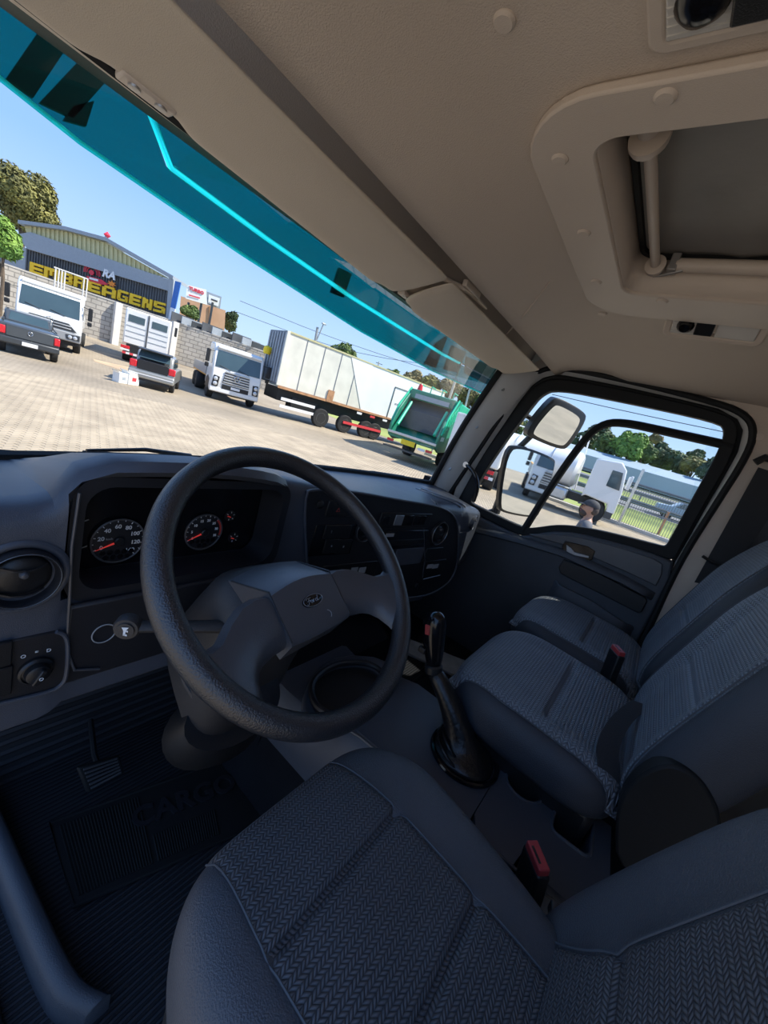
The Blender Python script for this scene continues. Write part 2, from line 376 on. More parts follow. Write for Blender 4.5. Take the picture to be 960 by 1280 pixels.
for x, r in ((-.245, .031), (.205, .024)):
    MB().lathe([(.012, -.011), (r, -.008), (r * 1.02, .0), (r * .95, .008), (.012, .010)], Matrix.Translation((x, .245, 2.598)) @ RX, 22).build('rod_collar', 'beige_plastic', rod)
MB().lathe([(.017, -.02), (.017, .02)], Matrix.Translation((-.285, .245, 2.598)) @ RX, 16).build('rod_stub', 'beige_plastic', rod)
bar = MB().tube([(.205, .20, 2.602), (.205, -.285, 2.602)], .016, 14).build('blind_roller', 'beige_plastic', hatch)
MB().bx(.19, .225, .195, .215, 2.585, 2.625).build('end_bracket', 'steel', bar, bevel=.002)
MB().tube([(.23, .245, 2.585), (.215, .22, 2.582), (.20, .18, 2.588)], .004, 8).build('release_lever', 'steel', bar)
MB().tube([(.195, .21, 2.615), (.215, .205, 2.592)], .006, 8).build('pivot_pin', 'chrome', bar)
for px, py in ((832, 121), (700, 199), (730, 291), (745, 352), (828, 376)):
    p = on(px, py, 2, 2.536)
    MB().lathe([(.002, -.0045), (.011, -.004), (.0145, -.001), (.015, .001)], Matrix.Translation(p), 20).build('screw_cap', 'beige_plastic', hatch)

# ---- dome lamps
def dome(loc, rz, label, sx, sy, knob, tilt=0.0):
    t = thing('dome_lamp', label, 'dome lamp', loc, rz)
    MB().ring(to3(rrect(sx + .03, sy + .04, .02), hm(-.004)), to3(rrect(sx, sy, .01), hm(-.004)), (0, 0, .02)).build('housing', 'beige_plastic', t, world=False, bevel=.004)
    MB().box((0, -sy * .27, .0), (sx * .94, sy * .46, .012)).build('lens', 'lens', t, world=False, bevel=.003)
    ln = MB().box((0, sy * .3, .0), (sx * .94, sy * .40, .012)).build('reading_lens', 'lens', t, world=False, bevel=.003)
    MB().box((0, .02, -.004), (sx * .8, .045, .016)).build('switch', 'black_plastic', t, world=False, bevel=.003)
    MB().lathe([(.004, -.022), (knob * .6, -.020), (knob, -.010), (knob * 1.05, .0)], Matrix.Translation((0, sy * .33, 0)), 20).build('spot_knob', 'black_gloss', t, world=False)
    for k in range(7): MB().box((-sx * .38 + k * sx * .125, sy * .30, -.0065), (.002, sy * .38, .002)).build('lens_rib', 'lens', ln, world=False)
    t.rotation_euler = (0, tilt, rz); return t
p = (on(835, 412, 2, 2.515) + on(945, 427, 2, 2.515)) / 2
dome((p.x, p.y, ceil_z(p.x, p.y) - .022), 0, 'slim dome lamp with black switch on ceiling above passenger window', .062, .205, .022, .62)
dome((-.515, .095, 2.548), 0, 'ribbed clear dome lamp with round black knob at ceiling centre near hatch', .085, .21, .026)

# ---- windscreen
WX = 0.93
def ws(x, v):
    k = (x / WX) ** 2; y0 = 1.20 - .145 * k; y1 = .885 - .02 * k
    return Vector((x * lerp(1.0, .975, v), lerp(y0, y1, v) + .02 * math.sin(PI * v), lerp(1.70, 2.415, v)))
win1 = MB().grid(lambda u, v: ws(lerp(-1.03, WX, u), v), 34, 12).build('window_1', 'windscreen_glass'); tag(win1, 'wide curved windscreen of the cab', kind='structure')
def strip(pts, off, name, m, parent, r, flat=.5): return MB().tube(pts, r, 8, flat=flat).build(name, m, parent)
MB().tube([ws(lerp(-1.05, WX, i / 30), 0.99) + Vector((0, -.008, .0)) for i in range(31)], .014, 8).build('top_gasket', 'rubber', win1)
for s in (-1.12, 1): MB().tube([ws(s * WX, i / 14) + Vector((-.006 * s, -.006, 0)) for i in range(15)], .017, 8).build('side_gasket', 'rubber', win1)
MB().tube([ws(lerp(-WX, WX, i / 30), 0.04) for i in range(31)], .018, 8).build('bottom_gasket', 'rubber', win1)

# ---- header trim above the windscreen and the two sun visors
mb = MB(); prof = [(.905, 2.412), (.86, 2.410), (.81, 2.408), (.775, 2.43), (.76, 2.52), (.70, 2.60), (.60, 2.60)]
mb.loft([[Vector((x, y, z)) for y, z in prof] for x in [-1.13 + .1115 * i for i in range(20)]], closed=False)
hdr = mb.build('trim_1', 'headliner', solid=.008); tag(hdr, 'beige header trim between windscreen and headliner', kind='structure')
def visor(x0, x1, label, fa, fb, notches):
    t = thing('sun_visor', label, 'sun visor', ((x0 + x1) / 2, .74, 2.42))
    secs = []; n = 44
    for i in range(n + 1):
        x = lerp(x0, x1, i / n); e = min(i, n - i) / n * (x1 - x0); k = min(1.0, e / .03); k = math.sqrt(max(0, 1 - (1 - k) ** 2)) if k < 1 else 1
        yf = lerp(fa, fb, i / n); dn = 0
        for c, hw in notches: dn = max(dn, sstep(hw + .025, hw, abs(x - c)))
        yf -= .016 * dn
        yr = .664; zc = lambda y: 2.425 - .30 * (y - yr); pts = []
        yf_ = lerp(yr + .03, yf, .35 + .65 * k)
        for k2 in range(16):
            a = 2 * PI * k2 / 16; cy = math.copysign(abs(math.cos(a)) ** .5, math.cos(a)); sz = math.copysign(abs(math.sin(a)) ** .7, math.sin(a))
            y = (yf_ + yr) / 2 + (yf_ - yr) / 2 * cy; pts.append(Vector((x, y, zc(y) + .0115 * k * sz + .0 )))
        secs.append(pts)
    MB().loft(secs).build('visor_board', 'visor_vinyl', t, sub=1)
    return t
v1 = visor(-1.0, -.075, 'long beige sun visor folded up above the driver side of windscreen', 0.812, .848, [(-.775, .05), (-.10, .05)])
v2 = visor(-.06, .87, 'long beige sun visor folded up above the passenger side of windscreen', .848, .838, [(-.04, .05), (.80, .05)])
def clip(x, y, z, parent):
    c = MB().box((x, y, z), (.075, .03, .012), (0, 0, 0)).build('clip', 'beige_plastic', parent, bevel=.004)
    for dx in (-.018, .018): MB().lathe([(.003, -.010), (.008, -.009), (.009, .0)], Matrix.Translation((x + dx, y - .004, z)), 14).build('screw', 'steel', c)
clip(-.775, .800, 2.380, v1); clip(-.14, .835, 2.392, v1); clip(-.01, .838, 2.392, v2); clip(.79, .828, 2.392, v2)
MB().tube([(-.07, .695, 2.43), (.06, .672, 2.447), (.19, .672, 2.447)], [.006, .009, .004], 8).build('pivot_arm', 'beige_plastic', v2)
MB().box((.06, .668, 2.452), (.10, .016, .02)).build('pivot_bracket', 'beige_plastic', v2, bevel=.003)

# ---- tinted acrylic visor outside, over the top of the glass
vis = thing('acrylic_visor', 'teal tinted acrylic sun visor outside the top of the windscreen', 'sun visor', (0, 1.1, 2.35))
def pv(px, py, y): return on(px, py, 1, y)
lowE = [pv(-60, 55, 1.10), pv(0, 98, 1.10), pv(100, 178, 1.10), pv(300, 316, 1.10), pv(450, 413, 1.10), pv(540, 463, 1.10), pv(645, 511, 1.05)]
cre = [pv(-60, -40, 1.0), pv(187, 138, 1.06), pv(214, 210, 1.13), pv(330, 296, 1.13), pv(440, 372, 1.13), pv(552, 442, 1.13), pv(640, 488, 1.06)]
topE = [Vector((c.x, .955, 2.462)) for c in cre]
mb = MB(); n = len(lowE); gp_ = [0, .4, 1, 1, 1, 1, 0]; cl_ = [c.lerp(a, .06 * g) for c, a, g in zip(cre, lowE, gp_)]; cu_ = [c.lerp(a, .05 * g) for c, a, g in zip(cre, topE, gp_)]; mb.add(lowE + cl_ + cu_ + topE, [(i, i + 1, i + 1 + n, i + n) for i in range(n - 1)] + [(i + 2 * n, i + 1 + 2 * n, i + 1 + 3 * n, i + 3 * n) for i in range(n - 1)])
MB_ac = mb.build('acrylic_sheet', 'acrylic', vis, smooth=False)
MB().tube(lowE, .0045, 6).build('lower_edge', 'acrylic_edge_glow', vis)
MB().tube(cre[1:6] + [cre[5].lerp(cre[6], .2)], .008, 6).build('bent_crease', 'acrylic_edge_glow', vis)  # pale rod in the open fold, its brightness painted for piped light
MB().loft([[Vector((x, 1.0, 2.475)), Vector((x, .935, 2.475)), Vector((x, .935, 2.425)), Vector((x, .985, 2.425))] for x in (-1.1, -.5, 0, .5, 1.0)]).build('mounting_rail', 'black_plastic', vis)
def bracket(q): MB().prism([pv(x, y, 1.14) for x, y in q], (0, .012, 0)).build('bracket', 'black_plastic', vis)
bracket(((55, 30), (90, 50), (42, 122), (8, 98))); bracket(((100, 75), (138, 96), (92, 148), (50, 128))); bracket(((92, 132), (118, 126), (108, 158), (80, 150)))
bracket(((584, 446), (634, 464), (622, 487), (582, 467))); bracket(((545, 430), (560, 420), (545, 460), (532, 455))); bracket(((566, 432), (583, 440), (572, 466), (556, 462))); bracket(((425, 335), (440, 342), (430, 372), (415, 366)))

# ---- A pillars
def pillar(s, name, label):
    k_ = .115 if s < 0 else 0
    a = [Vector((s * (.905 + k_), .868, 2.405)), Vector((s * (.915 + k_), .945, 2.10)), Vector((s * (.935 + k_), 1.055, 1.73))]
    b = [Vector((s * (1.0 + k_), .70, 2.44)), Vector((s * (1.0 + k_), .845, 2.10)), Vector((s * (1.0 + k_), .955, 1.70))]
    secs = []
    for i in range(13):
        t = i / 12; A = a[0].lerp(a[1], t * 2) if t < .5 else a[1].lerp(a[2], t * 2 - 1); B = b[0].lerp(b[1], t * 2) if t < .5 else b[1].lerp(b[2], t * 2 - 1)
        n = Vector((-s, -.35, 0)).normalized(); secs.append([A + Vector((0, .02, 0)), A, A.lerp(B, .3) + n * .016, A.lerp(B, .7) + n * .018, B, B + Vector((s * .03, .02, 0)), A + Vector((s * .07, .03, 0))])
    o = MB().loft(secs).build(name, 'pillar_paint', ang=50); tag(o, label, kind='structure'); return o, secs
tr2, secs = pillar(1, 'trim_2', 'pale grey windscreen pillar trim beside the passenger window')
pillar(-1, 'trim_3', 'pale grey windscreen pillar trim on the driver side')
for i in (2, 6, 10): 
    c = secs[i][2].lerp(secs[i][3], .25); MB().lathe([(.002, .005), (.008, .003), (.009, -.004)], frame(c, (0, 1, -.4), (.4, .3, 1)) , 14).build('screw', 'steel', tr2)
gh = [on(x, y, 0, xx) for x, y, xx in ((583, 581, .955), (590, 587, .935), (596, 598, .935), (597, 612, .945), (592, 626, .985))]
g = thing('grab_handle', 'small black loop grab handle on the passenger pillar', 'handle', gh[-1]); MB().tube(chaikin(gh, 2, False), .0115, 10).build('grip', 'black_gloss', g)
MB().lathe([(.002, .012), (.014, .011), (.016, -.012)], frame(gh[0], (0, 1, 0), (0, 0, 1)), 14).build('end_cap', 'chrome', g)

# ---- passenger door
door = thing('door_1', 'passenger door with dark blue grey trim and black framed windows', None, (1.04, .4, 1.0), kind='structure')
Wn = [(.825, 1.70), (.822, 1.74), (.818, 1.85), (.762, 2.07), (.693, 2.272), (.668, 2.34), (.61, 2.383), (.30, 2.388), (-.05, 2.387), (-.085, 2.36), (-.095, 2.277), (-.088, 2.05), (-.084, 1.88), (-.082, 1.845), (-.055, 1.842), (.045, 1.83), (.21, 1.806), (.349, 1.768), (.458, 1.70), (.503, 1.68), (.78, 1.695)]
Dn = [(.89, 1.66), (.885, 1.72), (.872, 1.86), (.815, 2.09), (.748, 2.29), (.715, 2.385), (.63, 2.438), (.30, 2.44), (-.04, 2.428), (-.118, 2.395), (-.143, 2.28), (-.135, 2.05), (-.131, 1.85), (-.13, 1.80), (-.075, 1.798), (.045, 1.79), (.21, 1.765), (.349, 1.725), (.458, 1.655), (.503, 1.635), (.80, 1.652)]
Wn = [(p.y, p.z) for p in chaikin([Vector((0, *p)) for p in Wn], 2)]; Dn = [(p.y, p.z) for p in chaikin([Vector((0, *p)) for p in Dn], 2)]
def yz(x, l): return [Vector((x, p[0], p[1])) for p in l]
MB().ring(yz(1.02, Dn), yz(1.02, Wn), (.045, 0, 0)).build('window_frame', 'rubber', door, bevel=.005)
dv = [on(x, y, 0, 1.035) for x, y in ((654, 664), (690, 606), (728, 552), (750, 531), (776, 527), (840, 541), (916, 558))]; dvc = chaikin(dv, 2, False)
MB().tube(dvc, .0185, 8).build('window_divider', 'rubber', door)
NW = len(Wn) // 21
pA = yz(1.045, Wn[:11 * NW]) + [Vector((1.045, p.y, p.z)) for p in reversed(dvc)]
pB = [Vector((1.048, p.y, p.z)) for p in dvc] + yz(1.048, Wn[11 * NW:19 * NW])
MB().prism(pA, (.003, 0, 0)).build('front_pane', 'door_glass', door); MB().prism(pB, (.003, 0, 0)).build('sliding_pane', 'door_glass', door)
pan = [(.97, 1.60), (.89, 1.665), (.70, 1.645), (.503, 1.637), (.458, 1.66), (.40, 1.70), (.349, 1.73), (.28, 1.755), (.21, 1.77), (.12, 1.783), (.045, 1.793), (-.06, 1.80), (-.13, 1.80), (-.15, 1.72), (-.152, .88), (.97, .88)]
MB().prism(yz(1.0, pan), (.05, 0, 0)).build('door_panel', 'door_trim', door, bevel=.012, seg=3)
# raised upper trim with its ledge, sweeping down from the rear
led = []
for i in range(25):
    y = lerp(.90, -.125, i / 24); zt = interp([(-.125, 1.63), (.0, 1.645), (.28, 1.650), (.49, 1.622), (.70, 1.585), (.9, 1.56)], y); k = .030 * sstep(-.13, -.09, y) 
    led.append([Vector((1.002, y, zt + .02)), Vector((1.0 - k * .5, y, zt + .016)), Vector((1.0 - k, y, zt + .004)), Vector((1.0 - k, y, zt - .014)), Vector((1.002, y, zt - .024))])
MB().loft(led).build('ledge', 'door_trim', door, ang=60)
up_ = [(.46, 1.668), (.40, 1.695), (.345, 1.718), (.27, 1.742), (.20, 1.756), (.12, 1.768), (.04, 1.777), (-.06, 1.783), (-.10, 1.775), (-.115, 1.73), (-.115, 1.675), (.0, 1.682), (.28, 1.686), (.44, 1.665)]
MB().prism(yz(.994, up_), (.012, 0, 0)).build('upper_insert', 'hub_plastic', door, bevel=.004)
# armrest grip recess and map pocket
rec = [(.262, 1.622), (.10, 1.628), (-.10, 1.612), (-.112, 1.60), (-.112, 1.545), (-.10, 1.535), (.0, 1.54), (.20, 1.548), (.25, 1.552), (.268, 1.575)]
MB().prism(yz(.985, rec), (.02, 0, 0)).build('grip_recess', 'black_plastic', door, bevel=.004)
pk = []
for i in range(17):
    y = lerp(.262, -.115, i / 16); e = min(i, 16 - i) / 16; k = .035 * sstep(0, .14, e); zt = 1.495 - .03 * sstep(.12, -.11, y) + (.02 if i == 0 else 0)
    pk.append([Vector((1.002, y, zt)), Vector((1.0 - k + .006, y, zt + .004)), Vector((1.0 - k, y, zt - .006)), Vector((1.0 - k * 1.1, y, 1.25)), Vector((1.002, y, 1.20))])
MB().loft(pk).build('map_pocket', 'door_trim', door, ang=60)
hp = [on(x, y, 0, .99) for x, y in ((706, 676), (735, 683), (744, 689), (740, 700), (732, 702), (706, 692), (702, 684))]
MB().prism(hp, (.012, 0, 0)).build('handle_bezel', 'black_gloss', door, bevel=.003)
hl = [on(x, y, 0, .982) for x, y in ((708, 681), (714, 685), (718, 690), (736, 695), (736, 698), (716, 694), (708, 689))]
MB().prism(hl, (.008, 0, 0)).build('door_lever', 'silver_trim', door, bevel=.002)
# jamb and weather strip round the door opening
Oo = [(.965, 1.66), (.935, 1.77), (.871, 2.0), (.795, 2.28), (.757, 2.385), (.71, 2.45), (.63, 2.482), (.30, 2.475), (-.03, 2.452), (-.115, 2.43), (-.16, 2.39), (-.183, 2.30), (-.165, 2.05), (-.148, 1.80), (-.165, 1.456), (-.17, 1.0)]
Oi = [(.90, 1.66), (.882, 1.77), (.842, 2.0), (.762, 2.28), (.728, 2.375), (.69, 2.42), (.62, 2.45), (.30, 2.448), (-.03, 2.436), (-.10, 2.41), (-.13, 2.375), (-.148, 2.29), (-.14, 2.05), (-.135, 1.80), (-.15, 1.456), (-.155, 1.0)]
mid = [((a[0] * .5 + b[0] * .5), (a[1] * .5 + b[1] * .5)) for a, b in zip(Oo, Oi)]
mb = MB(); mb.loft([[Vector((1.0, o[0], o[1])), Vector((1.014, m[0], m[1])), Vector((1.05, i[0], i[1])), Vector((1.09, o[0], o[1]))] for o, m, i in zip(Oo, mid, Oi)])
jamb = mb.build('trim_4', 'white_paint', ang=50); tag(jamb, 'pale painted jamb around the passenger door opening', kind='structure')
MB().tube(chaikin([Vector((1.0, o[0], o[1])) for o in Oo], 2, False), .0125, 8).build('weather_strip', 'rubber', jamb)
MB().tube(chaikin([Vector((1.046, i[0], i[1])) for i in Oi], 2, False), .013, 8).build('inner_seal', 'rubber', jamb)

# ---- rear corner, rear wall, firewall, floor, sill
tr5 = MB().prism([Vector((1.0, y, z)) for y, z in [(-.16, .95), (-.165, 1.456), (-.148, 1.80), (-.165, 2.05), (-.183, 2.30), (-.165, 2.39), (-.12, 2.44), (-.03, 2.47), (-.03, 2.53), (-.62, 2.53), (-.62, .95)]], (.08, 0, 0)).build('trim_5', 'headliner'); tag(tr5, 'beige trim behind the passenger door', kind='structure')
side = MB().prism([Vector((1.005, y, z)) for y, z in [(-.16, 2.45), (.30, 2.475), (.64, 2.485), (.72, 2.455), (.76, 2.41), (.80, 2.44), (.66, 2.56), (-.16, 2.56)]], (.06, 0, 0)).build('trim_6', 'headliner'); tag(side, 'beige rail above the passenger door', kind='structure')
MB().lathe([(.002, -.006), (.012, -.005), (.014, .002)], frame(on(949, 546, 0, .998), (0, 1, 0), (0, 0, 1)) @ Matrix.Rotation(PI, 4, 'X'), 16).build('plug', 'beige_plastic', tr5)
wr = MB().bx(-1.04, 1.06, -.68, -.62, .9, 2.56).build('wall_rear', 'headliner'); tag(wr, 'beige rear wall of the cab behind the seats', kind='structure')
wf = MB().bx(-1.03, 1.06, 1.13, 1.17, .9, 1.72).build('wall_front', 'carpet'); tag(wf, 'dark firewall under the dashboard', kind='structure')
wkr = MB().bx(1.005, 1.06, .93, 1.15, .9, 1.75).build('wall_right', 'carpet'); tag(wkr, 'dark footwell side below the passenger pillar', kind='structure')
floor = MB().bx(-1.0, 1.09, -.65, 1.17, .86, .92).build('floor', 'ribbed_floor'); tag(floor, 'dark ribbed rubber floor of the cab', kind='structure')
toe = MB().prism([(-1.0, 1.13, .92), (-1.0, .98, .92), (-1.0, 1.13, 1.2)], (1.9, 0, 0)).build('trim_7', 'ribbed_floor'); tag(toe, 'dark ribbed toe board at the front of the footwell', kind='structure')
sp = [on(x, y, 2, z) for x, y, z in ((-40, 950, .98), (0, 1045, .98), (45, 1150, .985), (75, 1215, .985), (95, 1240, .98), (125, 1252, .97))]
mb = MB(); secs = []
for i, p in enumerate(chaikin(sp, 2, False)):
    secs.append([p + Vector((dx, 0, dz)) for dx, dz in ((.018, -.07), (.017, -.008), (.012, -.001), (.0, .001), (-.012, -.003), (-.02, -.014), (-.022, -.07))])
sill = mb.loft(secs).build('trim_8', 'door_trim', ang=60); tag(sill, 'blue grey plastic sill trim along the driver footwell', kind='structure')
s2 = MB().bx(-1.04, -.93, -.6, 1.1, .86, .945).build('trim_9', 'black_plastic', bevel=.01); tag(s2, 'black door sill on the driver side', kind='structure')

rf = MB(); secs = []
for x in (-1.14, -.6, 0, .6, 1.12): secs.append([Vector((x, y, z)) for y, z in ((-.70, 2.70), (.55, 2.73), (.80, 2.70), (.93, 2.60), (.975, 2.45), (.955, 2.43), (.91, 2.57), (.78, 2.675), (.55, 2.70), (-.70, 2.67))])
roof = rf.loft(secs).build('roof', 'white_paint', ang=50); tag(roof, 'white outer roof of the cab, added to shut out sky light', kind='structure')  # unseen outer skin, added to keep sky light out of the header gap
rs_r = MB().prism([Vector((1.06, y, z)) for y, z in ((-.70, 2.44), (.66, 2.46), (.80, 2.40), (.95, 2.43), (.93, 2.58), (.78, 2.70), (-.70, 2.71))], (.05, 0, 0)).build('wall_side', 'white_paint'); tag(rs_r, 'white outer roof side above the passenger door, added to shut out sky light', kind='structure')  # side of the added roof, closing the same light leak
# ---- passenger seat belt on the rear pillar
belt = thing('seat_belt', 'dark seat belt strap hanging behind the passenger door', 'seat belt', (.97, -.23, 1.7))
MB().prism([on(x, y, 0, .965) for x, y in ((948, 584), (966, 590), (966, 640), (905, 735), (868, 728))], (.003, 0, 0)).build('strap', 'webbing', belt)
MB().prism([on(x, y, 0, .985) for x, y in ((958, 588), (985, 600), (985, 640), (925, 740), (890, 735))], (.003, 0, 0)).build('rear_strap', 'vinyl_dark', belt)
MB().tube([on(x, y, 0, .96) for x, y in ((944, 578), (956, 572), (972, 577))], .014, 10).build('belt_guide', 'black_plastic', belt)
MB().tube([on(x, y, 0, .955) for x, y in ((878, 695), (890, 703), (905, 706))], .006, 8).build('strap_keeper', 'black_plastic', belt)

# ---- exterior mirrors by the passenger window
mirr = thing('door_mirror', 'black double door mirror outside the passenger window', 'mirror', (1.3, .7, 1.7))
def mirror_head(px, X, n, depth, nm, inset, tz=0.0, off=(0, 0)):
    pts = [on(x, y, 0, X) for x, y in px]; c = sum(pts, Vector()) / len(pts)
    # turn the head about the vertical through its centre so that it faces the driver
    R = Matrix.Rotation(math.radians(n), 4, 'Z'); pl_n = (R @ Vector((-1, 0, tz))).normalized()
    pts = [onp(x, y, c, pl_n) for x, y in px]; c = sum(pts, Vector()) / len(pts)
    pts = chaikin(pts, 2); back = -pl_n * depth
    secs = [[c + (p - c) * s + pl_n * d for p in pts] for s, d in ((.93, .006), (1.0, 0.0), (1.0, -depth * .55), (.82, -depth * .9), (.5, -depth))]
    h = MB().loft(secs).build(nm + '_housing', 'black_plastic', mirr, ang=50)
    sd_ = Vector((0, 0, 1)).cross(pl_n).normalized(); gl = [c + (p - c) * inset + pl_n * .0085 + sd_ * off[0] + Vector((0, 0, off[1])) for p in pts]
    MB().prism(gl, pl_n * .002).build(nm + '_glass', 'mirror', h)
    return c, pl_n
# lower flat mirror and upper wide-angle mirror
c1, n1 = mirror_head(((632, 560), (650, 556), (692, 572), (695, 580), (676, 640), (668, 648), (628, 641), (621, 634)), 1.30, 57, .05, 'main_mirror', .93)
c2, n2 = mirror_head(((690, 498), (700, 497), (730, 514), (734, 524), (712, 558), (702, 563), (664, 548), (656, 540)), 1.30, 52, .08, 'wide_mirror', .78, -.13, (-.006, -.008))
arm = [c2 + Vector((.05, .10, -.02)), c2.lerp(c1, .5) + Vector((.05, .16, 0)), c1 + Vector((.03, .13, 0)), c1 + Vector((.03, .13, -.22))]
MB().tube([on(653, 557, 0, 1.33), on(636, 597, 0, 1.33), on(619, 641, 0, 1.33)], .028, 12).build('mirror_post', 'black_plastic', mirr)
MB().tube(arm, .018, 10).build('mirror_arm', 'black_plastic', mirr)
MB().tube([arm[-1], arm[-1] + Vector((-.10, .06, -.05)), Vector((1.06, .86, arm[-1].z - .06))], .014, 10).build('lower_bracket', 'black_plastic', mirr)
MB().tube([arm[0], arm[0] + Vector((-.1, .08, .02)), Vector((1.06, .86, arm[0].z + .02))], .014, 10).build('upper_bracket', 'black_plastic', mirr)
# ================================================================== dashboard
dash = thing('dashboard', 'dark blue grey plastic dashboard spanning the cab below the windscreen', 'dashboard', (0, .85, 1.4))
# stations across the cab: x, face y, lower edge z, top z, hood lip y, recess depth y, kind
SA, SB = Vector((-.385, .728, 0)), Vector((.37, .622, 0)); SD = (SB - SA).normalized(); SN = Vector((SD.y, -SD.x, 0))   # centre stack line in plan, SN faces the seats
def prof(x, yf, zb, zt, yh, zh, rec, yw):
    z0, z1 = (1.592, 1.80) if rec else (1.60, zt - .05)
    if rec: mid = [(yf, z0 - .03), (yf + .012, z0), (.80, z0 + .012), (.81, z1), (yh + .012, zh - .03), (yh, zh - .018)]
    else: mid = [(yf, z0 - .03), (yf, z0), (yf, lerp(z0, z1, .5)), (yf, z1), (yf + .002, zt - .03), (yf + .008, zt - .014)]
    pts = [(1.12, 1.35), (.92, zb + .02), (yf + .06, zb), (yf + .015, zb + .004), (yf, zb + .02)] + mid + [(yh + .014 if rec else yf + .024, (zh - .003) if rec else zt - .003), (yh + .05 if rec else yf + .055, zh if rec else zt), (lerp(yh, yw, .55), lerp(zh if rec else zt, 1.735, .45)), (yw, 1.728), (yw, 1.5)]
    return [Vector((x, y, z)) for y, z in pts]
def yw(x): return 1.185 - .13 * (x / .93) ** 2
ST = []
for x in (-1.02, -.97, -.93, -.89, -.865): ST.append(prof(x, .70, 1.345, 1.765 + .01 * sstep(-.9, -.86, x), .70, 1.78, False, yw(x)))
for x, zh, yh in ((-.85, 1.80, .70),): ST.append(prof(x, .70, 1.35, 1.80, .70, 1.80, False, yw(x)))
for x, zh, yh in ((-.832, 1.822, .715), (-.79, 1.845, .70), (-.73, 1.853, .685), (-.66, 1.857, .68), (-.58, 1.855, .68), (-.51, 1.848, .685), (-.46, 1.838, .70), (-.415, 1.822, .712)): ST.append(prof(x, .705, 1.36, zh, yh, zh, True, yw(x)))
for x in (-.40, -.385): ST.append(prof(x, .728, 1.36, 1.812, .72, 1.812, False, yw(x)))
for i in range(1, 9):
    p = SA.lerp(SB, i / 8); ST.append(prof(p.x, p.y, 1.33, lerp(1.812, 1.748, i / 8), p.y, 0, False, yw(p.x)))
for x, y, zt, zb in ((.395, .630, 1.742, 1.34), (.415, .66, 1.74, 1.36), (.45, .715, 1.738, 1.36), (.50, .735, 1.735, 1.36), (.62, .728, 1.728, 1.36), (.74, .72, 1.72, 1.36), (.83, .71, 1.712, 1.36), (.90, .708, 1.704, 1.365), (.95, .715, 1.692, 1.38), (.978, .74, 1.67, 1.41), (.992, .80, 1.64, 1.46)): ST.append(prof(x, y, zb, zt, y, 0, False, max(yw(x), y + .12)))
MB().loft(ST).build('dash_body', 'dash', dash, ang=38)
# top pad seam
MB().tube([Vector((x, interp([(-1.0, .80), (-.4, .78), (.38, .70), (.5, .80), (.95, .80)], x), interp([(-1.0, 1.763), (-.9, 1.765), (-.8, 1.84), (-.45, 1.84), (-.38, 1.806), (.38, 1.745), (.95, 1.69)], x))) for x in [.40 + i * .05 for i in range(11)]], .003, 6).build('pad_seam', 'dash_dark', dash)

# ---- vents
def vent(c, nrm, r, parent, m_ring, tilt=0.0, blades=3, name='air_vent'):
    n = Vector(nrm).normalized(); xa = Vector((0, 0, 1)).cross(n).normalized(); M = frame(c, xa, (0, 0, 1))
    v = MB().lathe([(r * 1.16, -.01), (r * 1.16, .004), (r * 1.12, .010), (r * 1.04, .010), (r * .98, .003), (r * .95, -.012)], M, 40, caps=False).build(name, m_ring, parent, ang=60)
    MB().lathe([(.001, -.014), (r * .97, -.014), (r * .97, -.02)], M, 36).build('vent_well', 'black_plastic', v)
    inner = MB(); 
    M2 = M @ Matrix.Rotation(tilt, 4, 'X')
    inner.lathe([(.001, .006), (r * .5, .005), (r * .84, -.001), (r * .9, -.008), (r * .9, -.014)], M2, 36); inner.build('vent_drum', 'black_plastic', v, ang=50)
    for k in range(blades):
        y = lerp(-.55, .55, k / max(1, blades - 1)) * r; w = math.sqrt(max(1e-6, (r * .84) ** 2 - y * y))
        MB().prism([M2 @ Vector((a, y + .0012 * (1 if k2 else -1) + b_, z)) for k2, (a, b_, z) in enumerate(((-w, 0, .003), (-w * .5, -.10 * r, .008), (0, -.13 * r, .0095), (w * .5, -.10 * r, .008), (w, 0, .003)))] + [M2 @ Vector((a, y + b_ + .004, z)) for a, b_, z in ((w, 0, .003), (w * .5, -.10 * r, .008), (0, -.13 * r, .0095), (-w * .5, -.10 * r, .008), (-w, 0, .003))], n * .002).build('vent_blade', 'dash_dark', v)
    MB().lathe([(.001, .016), (r * .10, .015), (r * .15, .010), (r * .12, .004)], M2 @ Matrix.Translation((-.02 * r, .34 * r, 0)), 16).build('vent_knob', 'hub_plastic', v)
    MB().lathe([(r * 1.06, .0085), (r * 1.08, .0115), (r * 1.10, .0085)], M, 40, caps=False).build('vent_rim', 'silver_trim' if m_ring != 'dash' else 'hub_plastic', v)
    return v
pc = on(27, 722, 1, .698)
# shaped surround of the driver vent
Mv = frame((pc.x, .699, pc.z), (1, 0, 0), (0, 0, 1))
MB().lathe([(.062, .0), (.058, .006), (.052, .004), (.048, -.002)], Mv, 44, caps=False).build('vent_surround', 'dash', dash, ang=80)
vent((pc.x, .694, pc.z), (0, -1, 0), .042, dash, 'dash_dark', .15, 2)
